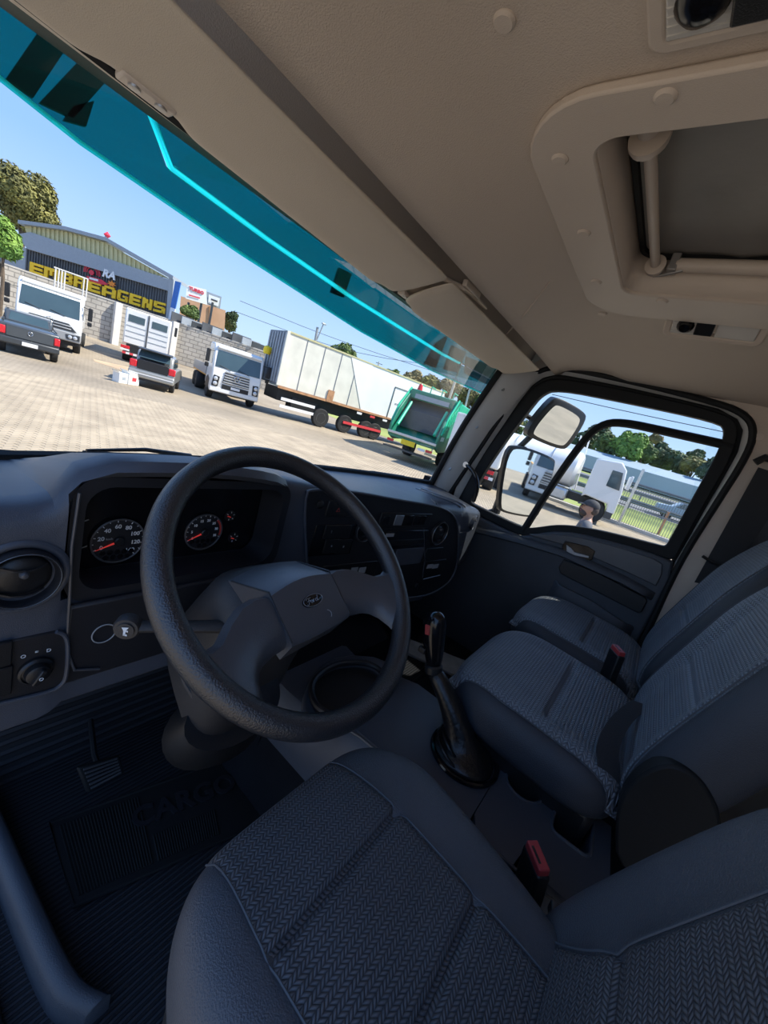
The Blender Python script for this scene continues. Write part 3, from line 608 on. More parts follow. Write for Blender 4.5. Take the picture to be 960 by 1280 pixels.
# ---- lamp switch panel
sp = [on(x, y, 1, .697) for x, y in ((-30, 810), (70, 789), (80, 792), (85, 803), (83, 845), (76, 856), (62, 864), (-30, 885))]
pnl = MB().prism(sp, (0, .006, 0)).build('lamp_switch_panel', 'dash_dark', dash, bevel=.003)
MB().tube(chaikin([Vector((p.x, .695, p.z)) for p in sp[1:]], 2, False), .0035, 8).build('panel_rim', 'dash', pnl)
kc = on(45, 838, 1, .694); Mk = frame((kc.x, .694, kc.z), (1, 0, 0), (0, 0, 1))
kn = MB().lathe([(.024, -.002), (.024, .003), (.021, .006), (.0205, .003), (.017, .004), (.016, .014), (.013, .016), (.001, .016)], Mk, 32).build('lamp_knob', 'black_plastic', pnl, ang=40)
MB().box(Mk @ Vector((0, 0, .019)), (.009, .012, .028), (0, .5, 0)).build('knob_grip', 'black_plastic', kn, bevel=.002)
text_obj('O', 'knob_mark', 'print_white', kn, Mk @ Matrix.Translation((.001, 0, .0262)), .008)
for t, px, py in (('O', 29, 821), ('=', 46, 815), ('D', 61, 813)):
    p = on(px, py, 1, .6955); text_obj(t, 'switch_symbol', 'print_white', pnl, frame((p.x, .6955, p.z), (1, 0, 0), (0, 0, 1)), .009)
for a, b_ in (((-20, 808), (14, 830)), ((-20, 840), (14, 866))):
    p = on(*a, 1, .694); q = on(*b_, 1, .694)
    MB().bx(p.x, q.x, .690, .698, min(p.z, q.z), max(p.z, q.z)).build('blank_button', 'black_plastic', pnl, bevel=.002)
# ---- cluster
clu = MB().bx(-.835, -.412, .792, .81, 1.595, 1.802).build('instrument_cluster', 'black_gloss', dash)
bez = MB()
bo = to3(rrect(.445, .235, .045, 6), frame((-.622, .7105, 1.698), (1, 0, 0), (0, 0, 1))); bi = to3(rrect(.405, .195, .04, 6), frame((-.622, .7105, 1.700), (1, 0, 0), (0, 0, 1)))
bo2 = [p + Vector((0, 0, 0)) for p in bo]; bi2 = [Vector((lerp(-.622, p.x, .97), .788, lerp(1.700, p.z, .985))) for p in bi]
bez.loft([bo, bi, bi2], caps=False); bez.build('cluster_hood', 'dash_dark', dash, ang=50)
MB().bx(-.838, -.405, .700, .712, 1.42, 1.585).build('lower_bezel', 'dash_dark', dash, bevel=.006)
MB().tube([(-.838, .702, 1.79), (-.842, .699, 1.70), (-.838, .698, 1.60), (-.835, .698, 1.50), (-.82, .697, 1.45), (-.78, .697, 1.435)], .0025, 8).build('bezel_edge', 'hub_plastic', dash)
def circ(c, r, n=36): return [Vector((c[0] + r * math.cos(2 * PI * k / n), c[1], c[2] + r * math.sin(2 * PI * k / n))) for k in range(n)]
pcir = on(130, 792, 1, .698)
MB().tube(circ((pcir.x, .698, pcir.z), .019), .0012, 6, closed=True).build('blank_ring', 'print_grey', dash)
def dial(px, py, r, nums, a0, a1, needle_a, nm, size):
    p = on(px, py, 1, .785); c = Vector((p.x, .787, p.z))
    d = MB().lathe([(r, -.004), (r, .002), (r * .96, .0025), (.001, .0022)], frame(c, (1, 0, 0), (0, 0, 1)), 48).build(nm, 'dash_dark', clu)
    MB().tube(circ((c.x, c.y - .003, c.z), r * 1.01), .0018, 6, closed=True).build('dial_rim', 'hub_plastic', d)
    n = len(nums)
    for k, t in enumerate(nums):
        a = lerp(a0, a1, k / (n - 1)); q = c + Vector((math.cos(a), 0, math.sin(a))) * r * .68
        text_obj(t, 'numeral', 'print_white', d, frame((q.x, c.y - .003, q.z), (1, 0, 0), (0, 0, 1)), size, .0003, bold=.0002)
        for h in (0, .5):
            if h and k == n - 1: continue
            a = lerp(a0, a1, (k + h) / (n - 1)); u = Vector((math.cos(a), 0, math.sin(a))); u0 = c + u * r * (.88 if not h else .92); u1 = c + u * r * .97
            MB().prism([Vector((w.x, c.y - .0032, w.z)) for w in (u0 + Vector((-u.z, 0, u.x)) * .0007, u1 + Vector((-u.z, 0, u.x)) * .0007, u1 - Vector((-u.z, 0, u.x)) * .0007, u0 - Vector((-u.z, 0, u.x)) * .0007)], (0, .0004, 0)).build('dial_tick', 'print_white', d)
    u = Vector((math.cos(needle_a), 0, math.sin(needle_a))); s = Vector((-u.z, 0, u.x))
    MB().prism([c + Vector((0, -.006, 0)) + w for w in (s * .0018 + u * .008, u * r * .93, -s * .0018 + u * .008)], (0, .0015, 0)).build('needle', 'needle', d)
    MB().lathe([(.009, 0), (.009, .006), (.007, .008), (.001, .008)], frame((c.x, c.y - .002, c.z), (1, 0, 0), (0, 0, 1)), 20).build('needle_hub', 'black_plastic', d)
    for i in range(5):
        for j in range(2):
            q = c + Vector(((i - 2 + (.5 if j else 0)) * .0125, 0, -r * .52 - j * .011))
            if (q - c).length < r * .88: MB().lathe([(.0055, 0), (.0055, .0008), (.001, .001)], frame((q.x, c.y - .0025, q.z), (1, 0, 0), (0, 0, 1)), 6).build('warning_lamp', 'black_gloss', d)
    return c, d
c1, d1 = dial(148, 676, .0455, ['0', '20', '40', '60', '80', '100', '120', '140'], math.radians(203), math.radians(-45), math.radians(203), 'speedometer', .0115)
text_obj('km/h', 'numeral', 'print_grey', d1, frame((c1.x - .016, c1.y - .003, c1.z + .0055), (1, 0, 0), (0, 0, 1)), .006)
c2, d2 = dial(255, 665, .0435, ['0', '5', '10', '15', '20', '25', '30', '35'], math.radians(208), math.radians(-20), math.radians(205), 'tachometer', .0085)
for k in range(8):
    a = math.radians(42 - k * 7.5); u = Vector((math.cos(a), 0, math.sin(a)))
    MB().box(c2 + u * .040 + Vector((0, -.0035, 0)), (.004, .0008, .0052), (0, -a, 0)).build('red_zone', 'print_red', d2)
for px, py in ((288, 645), (292, 672)):
    p = on(px, py, 1, .786); g = MB().lathe([(.014, 0), (.014, .002), (.001, .002)], frame((p.x, .789, p.z), (1, 0, 0), (0, 0, 1)), 24).build('small_gauge', 'black_plastic', clu)
    for k in range(5):
        a = math.radians(150 - 65 * k); u = Vector((math.cos(a), 0, math.sin(a))); MB().box(Vector((p.x, .785, p.z)) + u * .0095, (.004, .001, .0012), (0, -a, 0)).build('gauge_tick', 'print_white', g)
    MB().box((p.x - .004, .784, p.z - .001), (.009, .001, .0015), (0, .3, 0)).build('gauge_needle', 'needle', g)
for px, py in ((104, 651), (102, 684)):
    p = on(px, py, 1, .788); MB().box((p.x + .004, .788, p.z), (.010, .001, .0018), (0, -.4, 0)).build('marker', 'print_grey', clu)

# ---- centre stack, on its own face
def stk(px, py, d=0.004): return onp(px, py, SA + SN * d, SN)
def sbox(a, b_, d0, d1, name, m, parent, bevel=.002):
    p = stk(*a, d1); q = stk(*b_, d1); u0, u1 = sorted(((p - SA).dot(SD), (q - SA).dot(SD))); z0, z1 = sorted((p.z, q.z))
    o = SA + SD * (u0 + u1) / 2 + SN * (d0 + d1) / 2; o.z = (z0 + z1) / 2
    R = Matrix((SD, -SN, Vector((0, 0, 1)))).transposed()
    return MB().box(o, (u1 - u0, d1 - d0, z1 - z0), R).build(name, m, parent, bevel=bevel)
def sm(px, py, d): return frame(stk(px, py, d), SD, (0, 0, 1))
R0 = [(378, 616), (395, 611), (440, 614), (500, 625), (545, 632), (564, 640), (573, 655), (572, 700), (566, 722), (548, 738), (520, 748), (398, 748), (386, 740)]
pl = chaikin([stk(x, y, .004) for x, y in R0], 2)
stack = MB().prism(pl, -SN * .012).build('centre_stack', 'dash_dark', dash, bevel=.003)
MB().tube([p + SN * .002 for p in pl], .0035, 8, closed=True).build('stack_rim', 'dash', dash)
hz = sbox((412, 626), (437, 646), .003, .009, 'hazard_button', 'black_plastic', stack)
p = stk(423, 638, .0095); tri = [p + SD * (.007 * math.cos(a)) + Vector((0, 0, .007 * math.sin(a))) for a in (PI / 2, PI * 7 / 6, PI * 11 / 6)]
MB().tube(tri, .0009, 6, closed=True).build('hazard_triangle', 'print_red', hz)
sw = sbox((396, 656), (437, 692), .003, .007, 'switch_bank', 'black_gloss', stack)
for (a, b_, txt) in (((408, 657), (421, 673), '!'), ((423, 657), (436, 673), ''), ((408, 675), (421, 691), '+'), ((423, 675), (436, 691), 'x')):
    k = sbox(a, b_, .006, .011, 'rocker_switch', 'black_plastic', sw, .0015)
    if txt: text_obj(txt, 'switch_symbol', 'print_grey', k, sm((a[0] + b_[0]) / 2, (a[1] + b_[1]) / 2, .0116), .012)
kc = stk(455, 662, .004); vent(kc, SN, .034, stack, 'dash_dark', .1, 3, 'round_vent')
ctl = sbox((478, 641), (535, 660), .003, .010, 'heater_control', 'black_plastic', stack)
sbox((496, 644), (502, 657), .010, .014, 'slider', 'silver_trim', ctl); sbox((507, 644), (514, 657), .010, .013, 'slider', 'black_gloss', ctl)
for x0 in (481, 520, 526): sbox((x0, 645), (x0 + 4, 656), .010, .012, 'heater_button', 'black_gloss', ctl, .001)
rad = sbox((480, 664), (530, 684), .003, .008, 'radio', 'black_gloss', stack)
sbox((483, 667), (492, 671), .008, .0095, 'radio_display', 'print_grey', rad, .0005); sbox((484, 676), (528, 680), .008, .010, 'radio_slot', 'black_plastic', rad, .0005)
sbox((497, 687), (525, 704), .003, .007, 'storage_flap', 'dash', stack)
sbox((534, 686), (549, 700), .003, .008, 'lower_switch', 'black_plastic', stack); sw2 = sbox((533, 702), (550, 722), .003, .007, 'socket_panel', 'black_plastic', stack)
for x0 in (535, 542): sbox((x0, 706), (x0 + 5, 710), .007, .009, 'socket_mark', 'print_grey', sw2, .0005)
MB().tube([stk(x, y, .007) for x, y in ((529, 645), (531, 700), (528, 722))], .002, 8).build('divider_rib', 'dash', stack)
MB().tube([stk(x, y, .007) for x, y in ((529, 724), (550, 719))], .002, 8).build('chrome_strip', 'silver_trim', stack)
vent(stk(548, 666, .004), SN, .044, stack, 'dash_dark', -.1, 3, 'round_vent')
ig = sbox((405, 708), (463, 735), .002, .006, 'coin_tray', 'black_plastic', stack, .003)
for x0 in (440, 450): sbox((x0, 710), (x0 + 6, 716), .006, .008, 'tray_mark', 'print_grey', ig, .0005)
for px, py in ((399, 630), (520, 732)): MB().lathe([(.012, 0), (.012, .006), (.009, .008), (.001, .008)], frame(stk(px, py, .004), SD, (0, 0, 1)), 20).build('round_knob', 'black_plastic', stack)

# ---- passenger end: silver piping, side vent
for x0, dx in ((.60, 0), (.655, .0)):
    MB().tube([Vector((x0 + .012 * k, interp([(0, .95), (3, .84), (6, .775), (8, .738), (10, .722)], k), interp([(0, 1.728), (3, 1.728), (6, 1.726), (8, 1.716), (10, 1.665)], k) + .003)) for k in range(11)], .005, 8).build('silver_piping', 'silver_trim', dash)
vent((.865, .712, 1.635), (.25, -1, .15), .034, dash, 'dash', 0, 2, 'side_vent')
MB().tube([(.47, .722, 1.585), (.62, .722, 1.58), (.80, .71, 1.585), (.90, .716, 1.59), (.955, .75, 1.60)], .003, 6).build('glovebox_seam', 'dash_dark', dash)

# wipers seen lying below the glass
for k, (a, b_, lab) in enumerate(((( 108, 563), (238, 570), 'black wiper arm lying outside the glass ahead of the instruments'), ((415, 588), (505, 596), 'black wiper arm lying outside the glass ahead of the centre stack'))):
    A = on(*a, 1, 1.235 - .06 * (1 - k)); B = on(*b_, 1, 1.235)
    t = thing('wiper', lab, 'wiper', (A + B) / 2)
    MB().tube([A, A.lerp(B, .5) + Vector((0, .0, .012)), B], [.004, .006, .008], 8).build('wiper_arm', 'black_plastic', t)
    MB().tube([A + Vector((0, .02, -.012)), B + Vector((0, .02, -.014))], .006, 6).build('wiper_blade', 'rubber', t)

# ================================================================== steering column and wheel
WC = Vector((-.598, .417, 1.753)); WA = math.radians(51)
WNm = Vector((0, -math.cos(WA), math.sin(WA)))           # towards the driver
WM4 = frame(WC, (1, 0, 0), (0, math.sin(WA), math.cos(WA)))   # local x right, y up the wheel, z towards the driver
WT = WM4 @ Matrix.Rotation(math.radians(5), 4, 'Z')
col = thing('steering_column', 'dark grey steering column shroud behind the wheel with stalks', 'steering column', (-.598, .6, 1.3))
secs = []
for d, wx, wy, oy in ((-.085, .05, .045, -.02), (-.10, .085, .07, -.01), (-.14, .098, .088, -.012), (-.21, .10, .10, -.03), (-.29, .098, .118, -.055), (-.37, .090, .12, -.08)):
    secs.append([WM4 @ Vector((math.copysign(abs(math.cos(a)) ** .6, math.cos(a)) * wx, oy + math.copysign(abs(math.sin(a)) ** .6, math.sin(a)) * wy, d)) for a in [2 * PI * k / 28 for k in range(28)]])
MB().loft(secs).build('shroud', 'column_plastic', col, ang=60)
secs = []
for d, wx, wy, oy in ((-.34, .105, .06, -.16), (-.40, .11, .075, -.17), (-.46, .10, .075, -.17)):
    secs.append([WM4 @ Vector((math.cos(a) * wx, oy + math.sin(a) * wy, d)) for a in [2 * PI * k / 24 for k in range(24)]])
MB().loft(secs).build('lower_boot', 'black_plastic', col, ang=60)
MB().tube([WM4 @ Vector((.10 * math.cos(a), -.055 + .118 * math.sin(a), -.295)) for a in [PI + PI * k / 16 for k in range(17)]], .006, 8).build('shroud_rim', 'column_plastic', col)
p = on(560 * 0 + 205, 862, 1, .56); MB().lathe([(.05, -.004), (.05, .004), (.046, .006), (.001, .006)], frame(WM4 @ Vector((-.01, -.152, -.235)), (1, 0, 0), (0, .6, .8)), 30).build('cover_plate', 'dash_dark', col)
# horn stalk (left) and wiper stalk (right)
hs = on(160, 783, 1, .545); root = WM4 @ Vector((-.075, -.03, -.13))
st = MB().tube([root, root.lerp(hs, .5), hs], [.014, .012, .0115], 12, flat=.75).build('stalk', 'column_plastic', col)
dirn = (hs - root).normalized(); Mh = frame(hs, Vector((0, 0, 1)).cross(Vector((-.45, -.85, .1))).normalized(), (0, 0, 1)); Mh = frame(hs, (Vector(CAM) - hs).cross(Vector((0, 0, 1))).normalized() * -1, (0, 0, 1))
ax = Vector((-.62, -.74, .22)).normalized(); Mh = frame(hs, Vector((0, 0, 1)).cross(ax).normalized(), (0, 0, 1))
MB().lathe([(.0135, -.012), (.0185, -.008), (.019, .004), (.0165, .009), (.0125, .0095), (.012, .012), (.001, .0125)], Mh, 28).build('horn_button', 'column_plastic', st, ang=40)
Mq = Mh @ Matrix.Translation((0, 0, .0132))
hb = MB()
for poly in ([(-.0015, -.007), (.0015, -.007), (.0015, .001), (-.0015, .001)], [(-.0015, -.007), (.004, -.0075), (.0035, -.0045), (-.0015, -.0045)], [(-.0015, .001), (.0015, .001), (.005, .0075), (-.0045, .0065)], [(.0015, .0), (.0045, -.001), (.0045, .002), (.0015, .002)]): hb.prism(to3(poly, Mq), (Mh.to_3x3() @ Vector((0, 0, .0004))))
hb.build('horn_symbol', 'print_white', st)
rs = WM4 @ Vector((.095, -.01, -.13)); MB().tube([rs, rs + Vector((.09, -.015, -.02)), rs + Vector((.16, -.03, -.03))], [.012, .011, .013], 12).build('stalk', 'column_plastic', col)
MB().box(WM4 @ Vector((-.07, -.062, -.175)), (.004, .003, .016)).build('release_mark', 'hub_plastic', col)
MB().lathe([(.004, -.01), (.013, -.008), (.013, .012), (.008, .016)], frame(WM4 @ Vector((.085, -.02, -.17)), (0, 1, 0), (0, 0, 1)), 18).build('ignition_lock', 'steel', col)

wheel = thing('steering_wheel', 'black two spoke steering wheel with grained rim and oval emblem', 'steering wheel', WC)
mb = MB(); n, m = 96, 20; vs = []
RR, rr = .235, .0182
for i in range(n):
    a = 2 * PI * i / n
    for k in range(m):
        b_ = 2 * PI * k / m; vs.append(WT @ Vector(((RR + rr * math.cos(b_)) * math.cos(a), (RR + rr * math.cos(b_)) * math.sin(a), rr * 1.08 * math.sin(b_))))
mb.add(vs, [(i * m + k, ((i + 1) % n) * m + k, ((i + 1) % n) * m + (k + 1) % m, i * m + (k + 1) % m) for i in range(n) for k in range(m)], True)
mb.build('rim', 'wheel_grain', wheel)
# hub and spokes: one plate outline, raised towards a faceted centre pad
def wl(u, v, z=0.0): return WT @ Vector((u, v, z))
def spoke(s):
    # rows run from the hub to the rim; each row: upper edge point, lower edge point
    rows = [((.070, -.008), (.070, -.096), -.034, .040), ((.095, -.004), (.095, -.098), -.032, .040), ((.125, -.010), (.120, -.104), -.029, .036), ((.155, -.028), (.136, -.113), -.025, .030), ((.182, -.048), (.148, -.130), -.018, .024), ((.205, -.052), (.155, -.152), -.010, .020), ((.232, -.042), (.162, -.178), -.006, .016)]
    secs = []
    for (a, b_, z, th) in rows:
        pts = []; mid_ = [(lerp(a[0], b_[0], t), lerp(a[1], b_[1], t)) for t in (0, .08, .3, .7, .92, 1)]
        prof_ = [(-.006), (.010), (.014), (.012), (.004), (-.008)]
        for (x, y), q in zip(mid_, prof_): pts.append(wl(s * x, y, z + q))
        for (x, y), q in zip(reversed(mid_[1:-1]), (.0, -.004, -.004, .0)): pts.append(wl(s * x, y, z - th * .6 + q))
        secs.append(pts)
    return MB().loft(secs).build('spoke', 'hub_plastic', wheel, ang=42)
spoke(1); spoke(-1)
# fillets where the spokes meet the rim
pad = [(-.067, .008, .008), (.067, .008, .008), (.067, -.012, .034), (-.067, -.012, .034)]
hub = MB()
top_b = [(-.078, .048, -.095), (.078, .048, -.095)]; top_f = [(-.071, -.010, -.018), (.071, -.010, -.018)]; bot_f = [(-.071, -.096, -.018), (.071, -.096, -.018)]; bot_b = [(-.062, -.108, -.075), (.062, -.108, -.075)]
nx = 9; secs = []
for i in range(nx):
    t = i / (nx - 1); bow = .010 * math.sin(PI * t)
    L3 = lambda q: Vector((lerp(q[0][0], q[1][0], t), lerp(q[0][1], q[1][1], t), lerp(q[0][2], q[1][2], t)))
    a, b_, c_, d_ = L3(top_b), L3(top_f), L3(bot_f), L3(bot_b)
    a.y += bow; b_.y += bow; b_.z += bow * .2; c_.y -= bow * .3
    secs.append([WT @ v for v in (a, b_ + Vector((0, .004, -.006)), b_ + Vector((0, -.004, .001)), c_ + Vector((0, .004, 0)), c_ + Vector((0, -.003, -.005)), d_)])
hubo = MB().loft(secs).build('hub_pad', 'hub_plastic', wheel, ang=40)
for s in (-1, 1): MB().tube([wl(s * .0765, .044, -.089), wl(s * .0718, -.007, -.019), wl(s * .0714, -.094, -.0185)], .0016, 6).build('pad_seam', 'dash_dark', hubo)
# oval emblem with script lettering
EM = WT @ Matrix.Translation((.001, -.046, -.0155))
MB().lathe([(1, -.5), (1, .2), (.93, .6), (.001, .6)], EM @ Matrix.Diagonal((.0235, .0108, .0022, 1)), 40).build('emblem_plate', 'black_gloss', hubo, ang=40)
MB().tube([EM @ Vector((.0220 * math.cos(a), .0098 * math.sin(a), .0016)) for a in [2 * PI * k / 40 for k in range(40)]], .0006, 6, closed=True).build('emblem_ring', 'silver_trim', hubo)
def stroke(pts, r=.00062): return [EM @ Vector((x * .00118, y * .00115, .0017)) for x, y in pts], r
em = MB()
for pts in ([(-12, 2.6), (-13, 4), (-10, 5), (-5, 4.4), (-3, 5)], [(-7, 4.4), (-8.5, 0), (-10, -4), (-12.5, -4.6), (-13.5, -3)], [(-11.5, .6), (-8, .8), (-5, 1.4)], [(-2.4, 1), (-4.6, .6), (-5.6, -1.6), (-4.4, -3.2), (-2.4, -2.6), (-1.6, -.6), (-2.4, 1)], [(.2, 1.2), (0, -3.2)], [(.1, -.6), (1.4, 1), (2.8, .9)], [(8, 1), (5.6, .9), (4, -1.4), (5, -3.2), (7, -2.4), (8.6, .6)], [(10.4, 5), (8.6, .6), (8.2, -2.4), (9.6, -3), (11, -1.6)]):
    q, r = stroke(pts); em.tube(q, r, 6)
em.build('emblem_lettering', 'silver_trim', hubo)
MB().tube([WT @ Vector((.018 + .011 * math.cos(a), -.078 + .008 * math.sin(a), -.0165)) for a in [-.9 + k * .22 for k in range(10)]], .0006, 6).build('horn_mark', 'print_grey', hubo)
MB().lathe([(.045, -.15), (.045, -.12), (.04, -.10), (.02, -.08)], WT @ Matrix.Translation((0, -.035, 0)), 28).build('hub_core', 'column_plastic', wheel)

# ================================================================== centre console, gear lever, floor furniture
con = thing('centre_console', 'dark plastic centre console between driver and middle seats', 'console', (-.2, .15, .95))
secs = []
for y, z, x0, x1 in ((-.215, 1.235, -.27, -.09), (-.205, 1.24, -.295, -.065), (-.17, 1.24, -.315, -.045), (.055, 1.24, -.328, -.034), (.058, 1.303, -.328, -.034), (.20, 1.303, -.335, -.03), (.36, 1.302, -.345, -.03), (.42, 1.285, -.35, -.03), (.47, 1.25, -.35, -.03), (.60, 1.24, -.35, -.03), (.72, 1.25, -.36, -.02)):
    dz = .022
    secs.append([Vector(p) for p in ((x0 - .03, y, 1.10), (x0 - .03, y, 1.12), (x0 - .03, y, z - .075), (x0 - .004, y, z - dz), (x0 + .012, y, z - .004), (x0 + .03, y, z), (lerp(x0, x1, .5), y, z), (x1 - .03, y, z), (x1 - .012, y, z - .004), (x1, y, z - dz), (x1 + .01, y, z - .1), (x1 + .01, y, 1.10))])
MB().loft(secs).build('console_body', 'dash', con, ang=35)
MB().loft([[Vector((-.42, y, .92)), Vector((-.365, y, 1.12)), Vector((-.02, y, 1.12)), Vector((-.01, y, .92))] for y in (-.21, .30, .73)]).build('console_skirt', 'carpet', con, ang=30)
MB().tube([(-.30, -.19, 1.292), (-.318, -.1, 1.299), (-.33, .1, 1.301), (-.345, .34, 1.301), (-.352, .42, 1.288)], .0035, 8).build('edge_bead', 'hub_plastic', con)
# cup holder and coin tray: dark wells with rims
cc = on(655, 982, 2, 1.304)
def con_block(y0, y1, inner, name):
    # solid block of the console top with a well sunk through it; outline follows the console's own edge
    n = len(inner); c = sum((Vector((p[0], p[1], 0)) for p in inner), Vector()) / n; out = []
    for p in inner:
        d = Vector((p[0], p[1], 0)) - c; t = 9.0
        for ax, lo, hi in ((0, -.322, -.04), (1, y0, y1)):
            if d[ax] > 1e-6: t = min(t, (hi - c[ax]) / d[ax])
            elif d[ax] < -1e-6: t = min(t, (lo - c[ax]) / d[ax])
        out.append(c + d * t)
    MB().ring([Vector((p.x, p.y, 1.238)) for p in out], [Vector((p[0], p[1], 1.238)) for p in inner], (0, 0, .066)).build(name, 'dash', con)
CY = -.052
con_block(CY, .056, [(cc.x + .041 * math.cos(a), cc.y + .041 * math.sin(a)) for a in [2 * PI * (k + .5) / 48 for k in range(48)]], 'cup_block')
MB().tube([(cc.x + .043 * math.cos(a), cc.y + .043 * math.sin(a), 1.3045) for a in [2 * PI * k / 36 for k in range(36)]], .0035, 8, closed=True).build('cup_rim', 'dash', con)
tc = (on(690, 1040, 2, 1.304) + on(738, 1050, 2, 1.304) + on(725, 1012, 2, 1.304) + on(700, 1062, 2, 1.304)) / 4; tc = on(712, 1026, 2, 1.304)
Mt = Matrix.Translation((tc.x - .005, tc.y - .008, 1.3035)) @ Matrix.Rotation(.05, 4, 'Z')
con_block(-.205, CY, [(p.x, p.y) for p in to3(rrect(.105, .075, .015, 9), Mt)], 'tray_block')
MB().bx(-.31, -.05, -.195, .05, 1.236, 1.242).build('well_floor', 'black_plastic', con)
MB().tube(to3(rrect(.112, .082, .017), Mt, .001), .004, 8, closed=True).build('tray_rim', 'dash', con)
# front tray with raised rim under the dash
tr = [on(x, y, 2, 1.285) for x, y in ((386, 862), (398, 842), (425, 828), (462, 828), (482, 842), (478, 872), (440, 892), (400, 892))]
MB().prism([Vector((p.x, p.y, 1.262)) for p in chaikin(tr, 2)], (0, 0, .004)).build('front_tray', 'black_plastic', con)
MB().tube(chaikin(tr, 3), .009, 8, closed=True).build('front_tray_rim', 'dash_dark', con)
MB().prism([Vector((p.x, p.y, 1.235)) for p in chaikin([on(x, y, 2, 1.262) for x, y in ((375, 880), (392, 838), (425, 818), (480, 822), (495, 845), (488, 885), (440, 905), (390, 908))], 1)], (0, 0, .03)).build('front_tray_base', 'dash', con, bevel=.006)
tn = MB(); secs = []
for y, z in ((.62, 1.22), (.75, 1.30), (.90, 1.38), (1.12, 1.44)): secs.append([Vector((-.40, y, .92)), Vector((-.37, y, z - .05)), Vector((-.33, y, z)), Vector((.18, y, z)), Vector((.24, y, z - .05)), Vector((.27, y, .92))])
tn.loft(secs).build('lower_stack', 'carpet', con, ang=30)
tun = MB(); secs = []
for y in (-.62, .48): secs.append([Vector((-.34, y, .92)), Vector((-.32, y, 1.10)), Vector((.32, y, 1.10)), Vector((.38, y, .92))])
eng = tun.loft(secs).build('trim_10', 'carpet', bevel=.02); tag(eng, 'carpeted engine tunnel under the middle seat', kind='structure')
gfl = [on(x, y, 2, 1.13) for x, y in ((484, 802), (500, 792), (604, 832), (590, 852))]
gb = MB().prism([Vector((p.x, p.y, 1.112)) for p in gfl], (0, 0, .012)).build('tunnel_cover', 'grey_floor', bevel=.003); tag(gb, 'pale grey cover plate on the tunnel behind the gear lever', 'cover plate')

gear = thing('gear_lever', 'black gear lever with leather boot and red button on its knob', 'gear lever', (-.17, .143, 1.30))
B0 = Vector((-.168, .140, 1.305)); K0 = on(543, 812, 0, -.172); K1 = on(545, 768, 0, -.172)
axis = (K1 - K0).normalized()
secs = []
ctrl = [(0, .078), (.04, .080), (.10, .068), (.16, .050), (.24, .040), (.42, .032), (.70, .026), (.93, .022), (1.0, .020)]
KB = on(543, 838, 0, -.172)
for j, (t, r) in enumerate(ctrl):
    c = B0.lerp(KB, t); c.y += -.018 * math.sin(PI * t); 
    d = Vector((0, 0, 1)).lerp((KB - B0).normalized(), min(1, t * 1.6)).normalized(); xa = Vector((1, 0, 0)); ya = d.cross(xa).normalized()
    secs.append([c + (xa * math.cos(a) + ya * math.sin(a)) * r * (1 + .05 * math.sin(a * 3 + j * 1.7) * (1 if 0 < j < 8 else 0)) for a in [2 * PI * k / 28 for k in range(28)]])
MB().loft(secs).build('leather_boot', 'leather', gear, sub=1)
MB().tube([B0 + Vector((.083 * math.cos(a), .083 * math.sin(a), .003)) for a in [2 * PI * k / 40 for k in range(40)]], .006, 8, closed=True).build('boot_ring', 'black_gloss', gear)
for j, (t, w) in enumerate(((.10, .067), (.17, .052))):
    c = B0.lerp(KB, t); c.y += -.018 * math.sin(PI * t); MB().tube([c + Vector((w * 1.02 * math.cos(a), w * 1.02 * math.sin(a), .012 * math.sin(a) + .004 * math.sin(3 * a))) for a in [2 * PI * k / 32 for k in range(32)]], .004, 6, closed=True).build('boot_fold', 'leather', gear)
mb = MB(); secs = []
xa = Vector((1, 0, 0)); ya = axis.cross(xa).normalized()
for d, rx, ry, off in ((-.045, .017, .017, 0), (-.03, .021, .022, 0), (.0, .024, .027, .002), (.035, .026, .031, .004), (.065, .028, .033, .004), (.085, .026, .029, .002), (.097, .018, .019, 0), (.101, .006, .006, 0)):
    secs.append([K0 + axis * d + ya * off + xa * (rx * math.cos(a)) + ya * (ry * math.sin(a)) for a in [2 * PI * k / 20 for k in range(20)]])
mb.loft(secs).build('knob', 'black_gloss', gear, sub=1)
rb = on(535, 787, 0, -.196); MB().box(rb, (.010, .014, .026), Matrix((xa, ya, axis)).transposed()).build('red_button', 'red_plastic', gear, bevel=.002)
MB().lathe([(.020, -.012), (.0235, -.008), (.0235, .008), (.020, .012)], frame(K0 + axis * -.05, xa, ya), 20).build('knob_collar', 'black_plastic', gear)
MB().box(on(528, 812, 0, -.195), (.012, .02, .016)).build('splitter_tab', 'black_plastic', gear, bevel=.003)

# ---- floor mat with raised lettering
mt = thing('floor_mat', 'black rubber floor mat with raised lettering in the driver footwell', 'floor mat', (-.56, .72, .92))
mq = [on(x, y, 2, .93) for x, y in ((62, 1028), (92, 1133), (345, 1020), (330, 932))]
MB().prism([Vector((p.x, p.y, .921)) for p in mq], (0, 0, .007)).build('mat_sheet', 'rubber', mt)
MB().tube([Vector((p.x, p.y, .929)) for p in mq], .004, 6, closed=True).build('mat_border', 'rubber', mt)
A, B_, C_, D_ = mq
def mp(u, v): return A.lerp(D_, u).lerp(B_.lerp(C_, u), v)
for k in range(26):
    u = .03 + k * .012; p, q = mp(u, .08), mp(u, .92); MB().tube([Vector((p.x, p.y, .929)), Vector((q.x, q.y, .929))], .0022, 5).build('mat_rib', 'rubber', mt)
for k in range(26):
    u = .36 + k * .012; p, q = mp(u, .62), mp(u, .92); MB().tube([Vector((p.x, p.y, .929)), Vector((q.x, q.y, .929))], .0022, 5).build('mat_rib', 'rubber', mt)
o = mp(.54, .36); xd = (mp(.8, .34) - mp(.4, .34)); text_obj('CARGO', 'raised_lettering', 'dash_dark', mt, frame((o.x, o.y, .930), xd, (A - B_)), .072, .003, bold=.002)
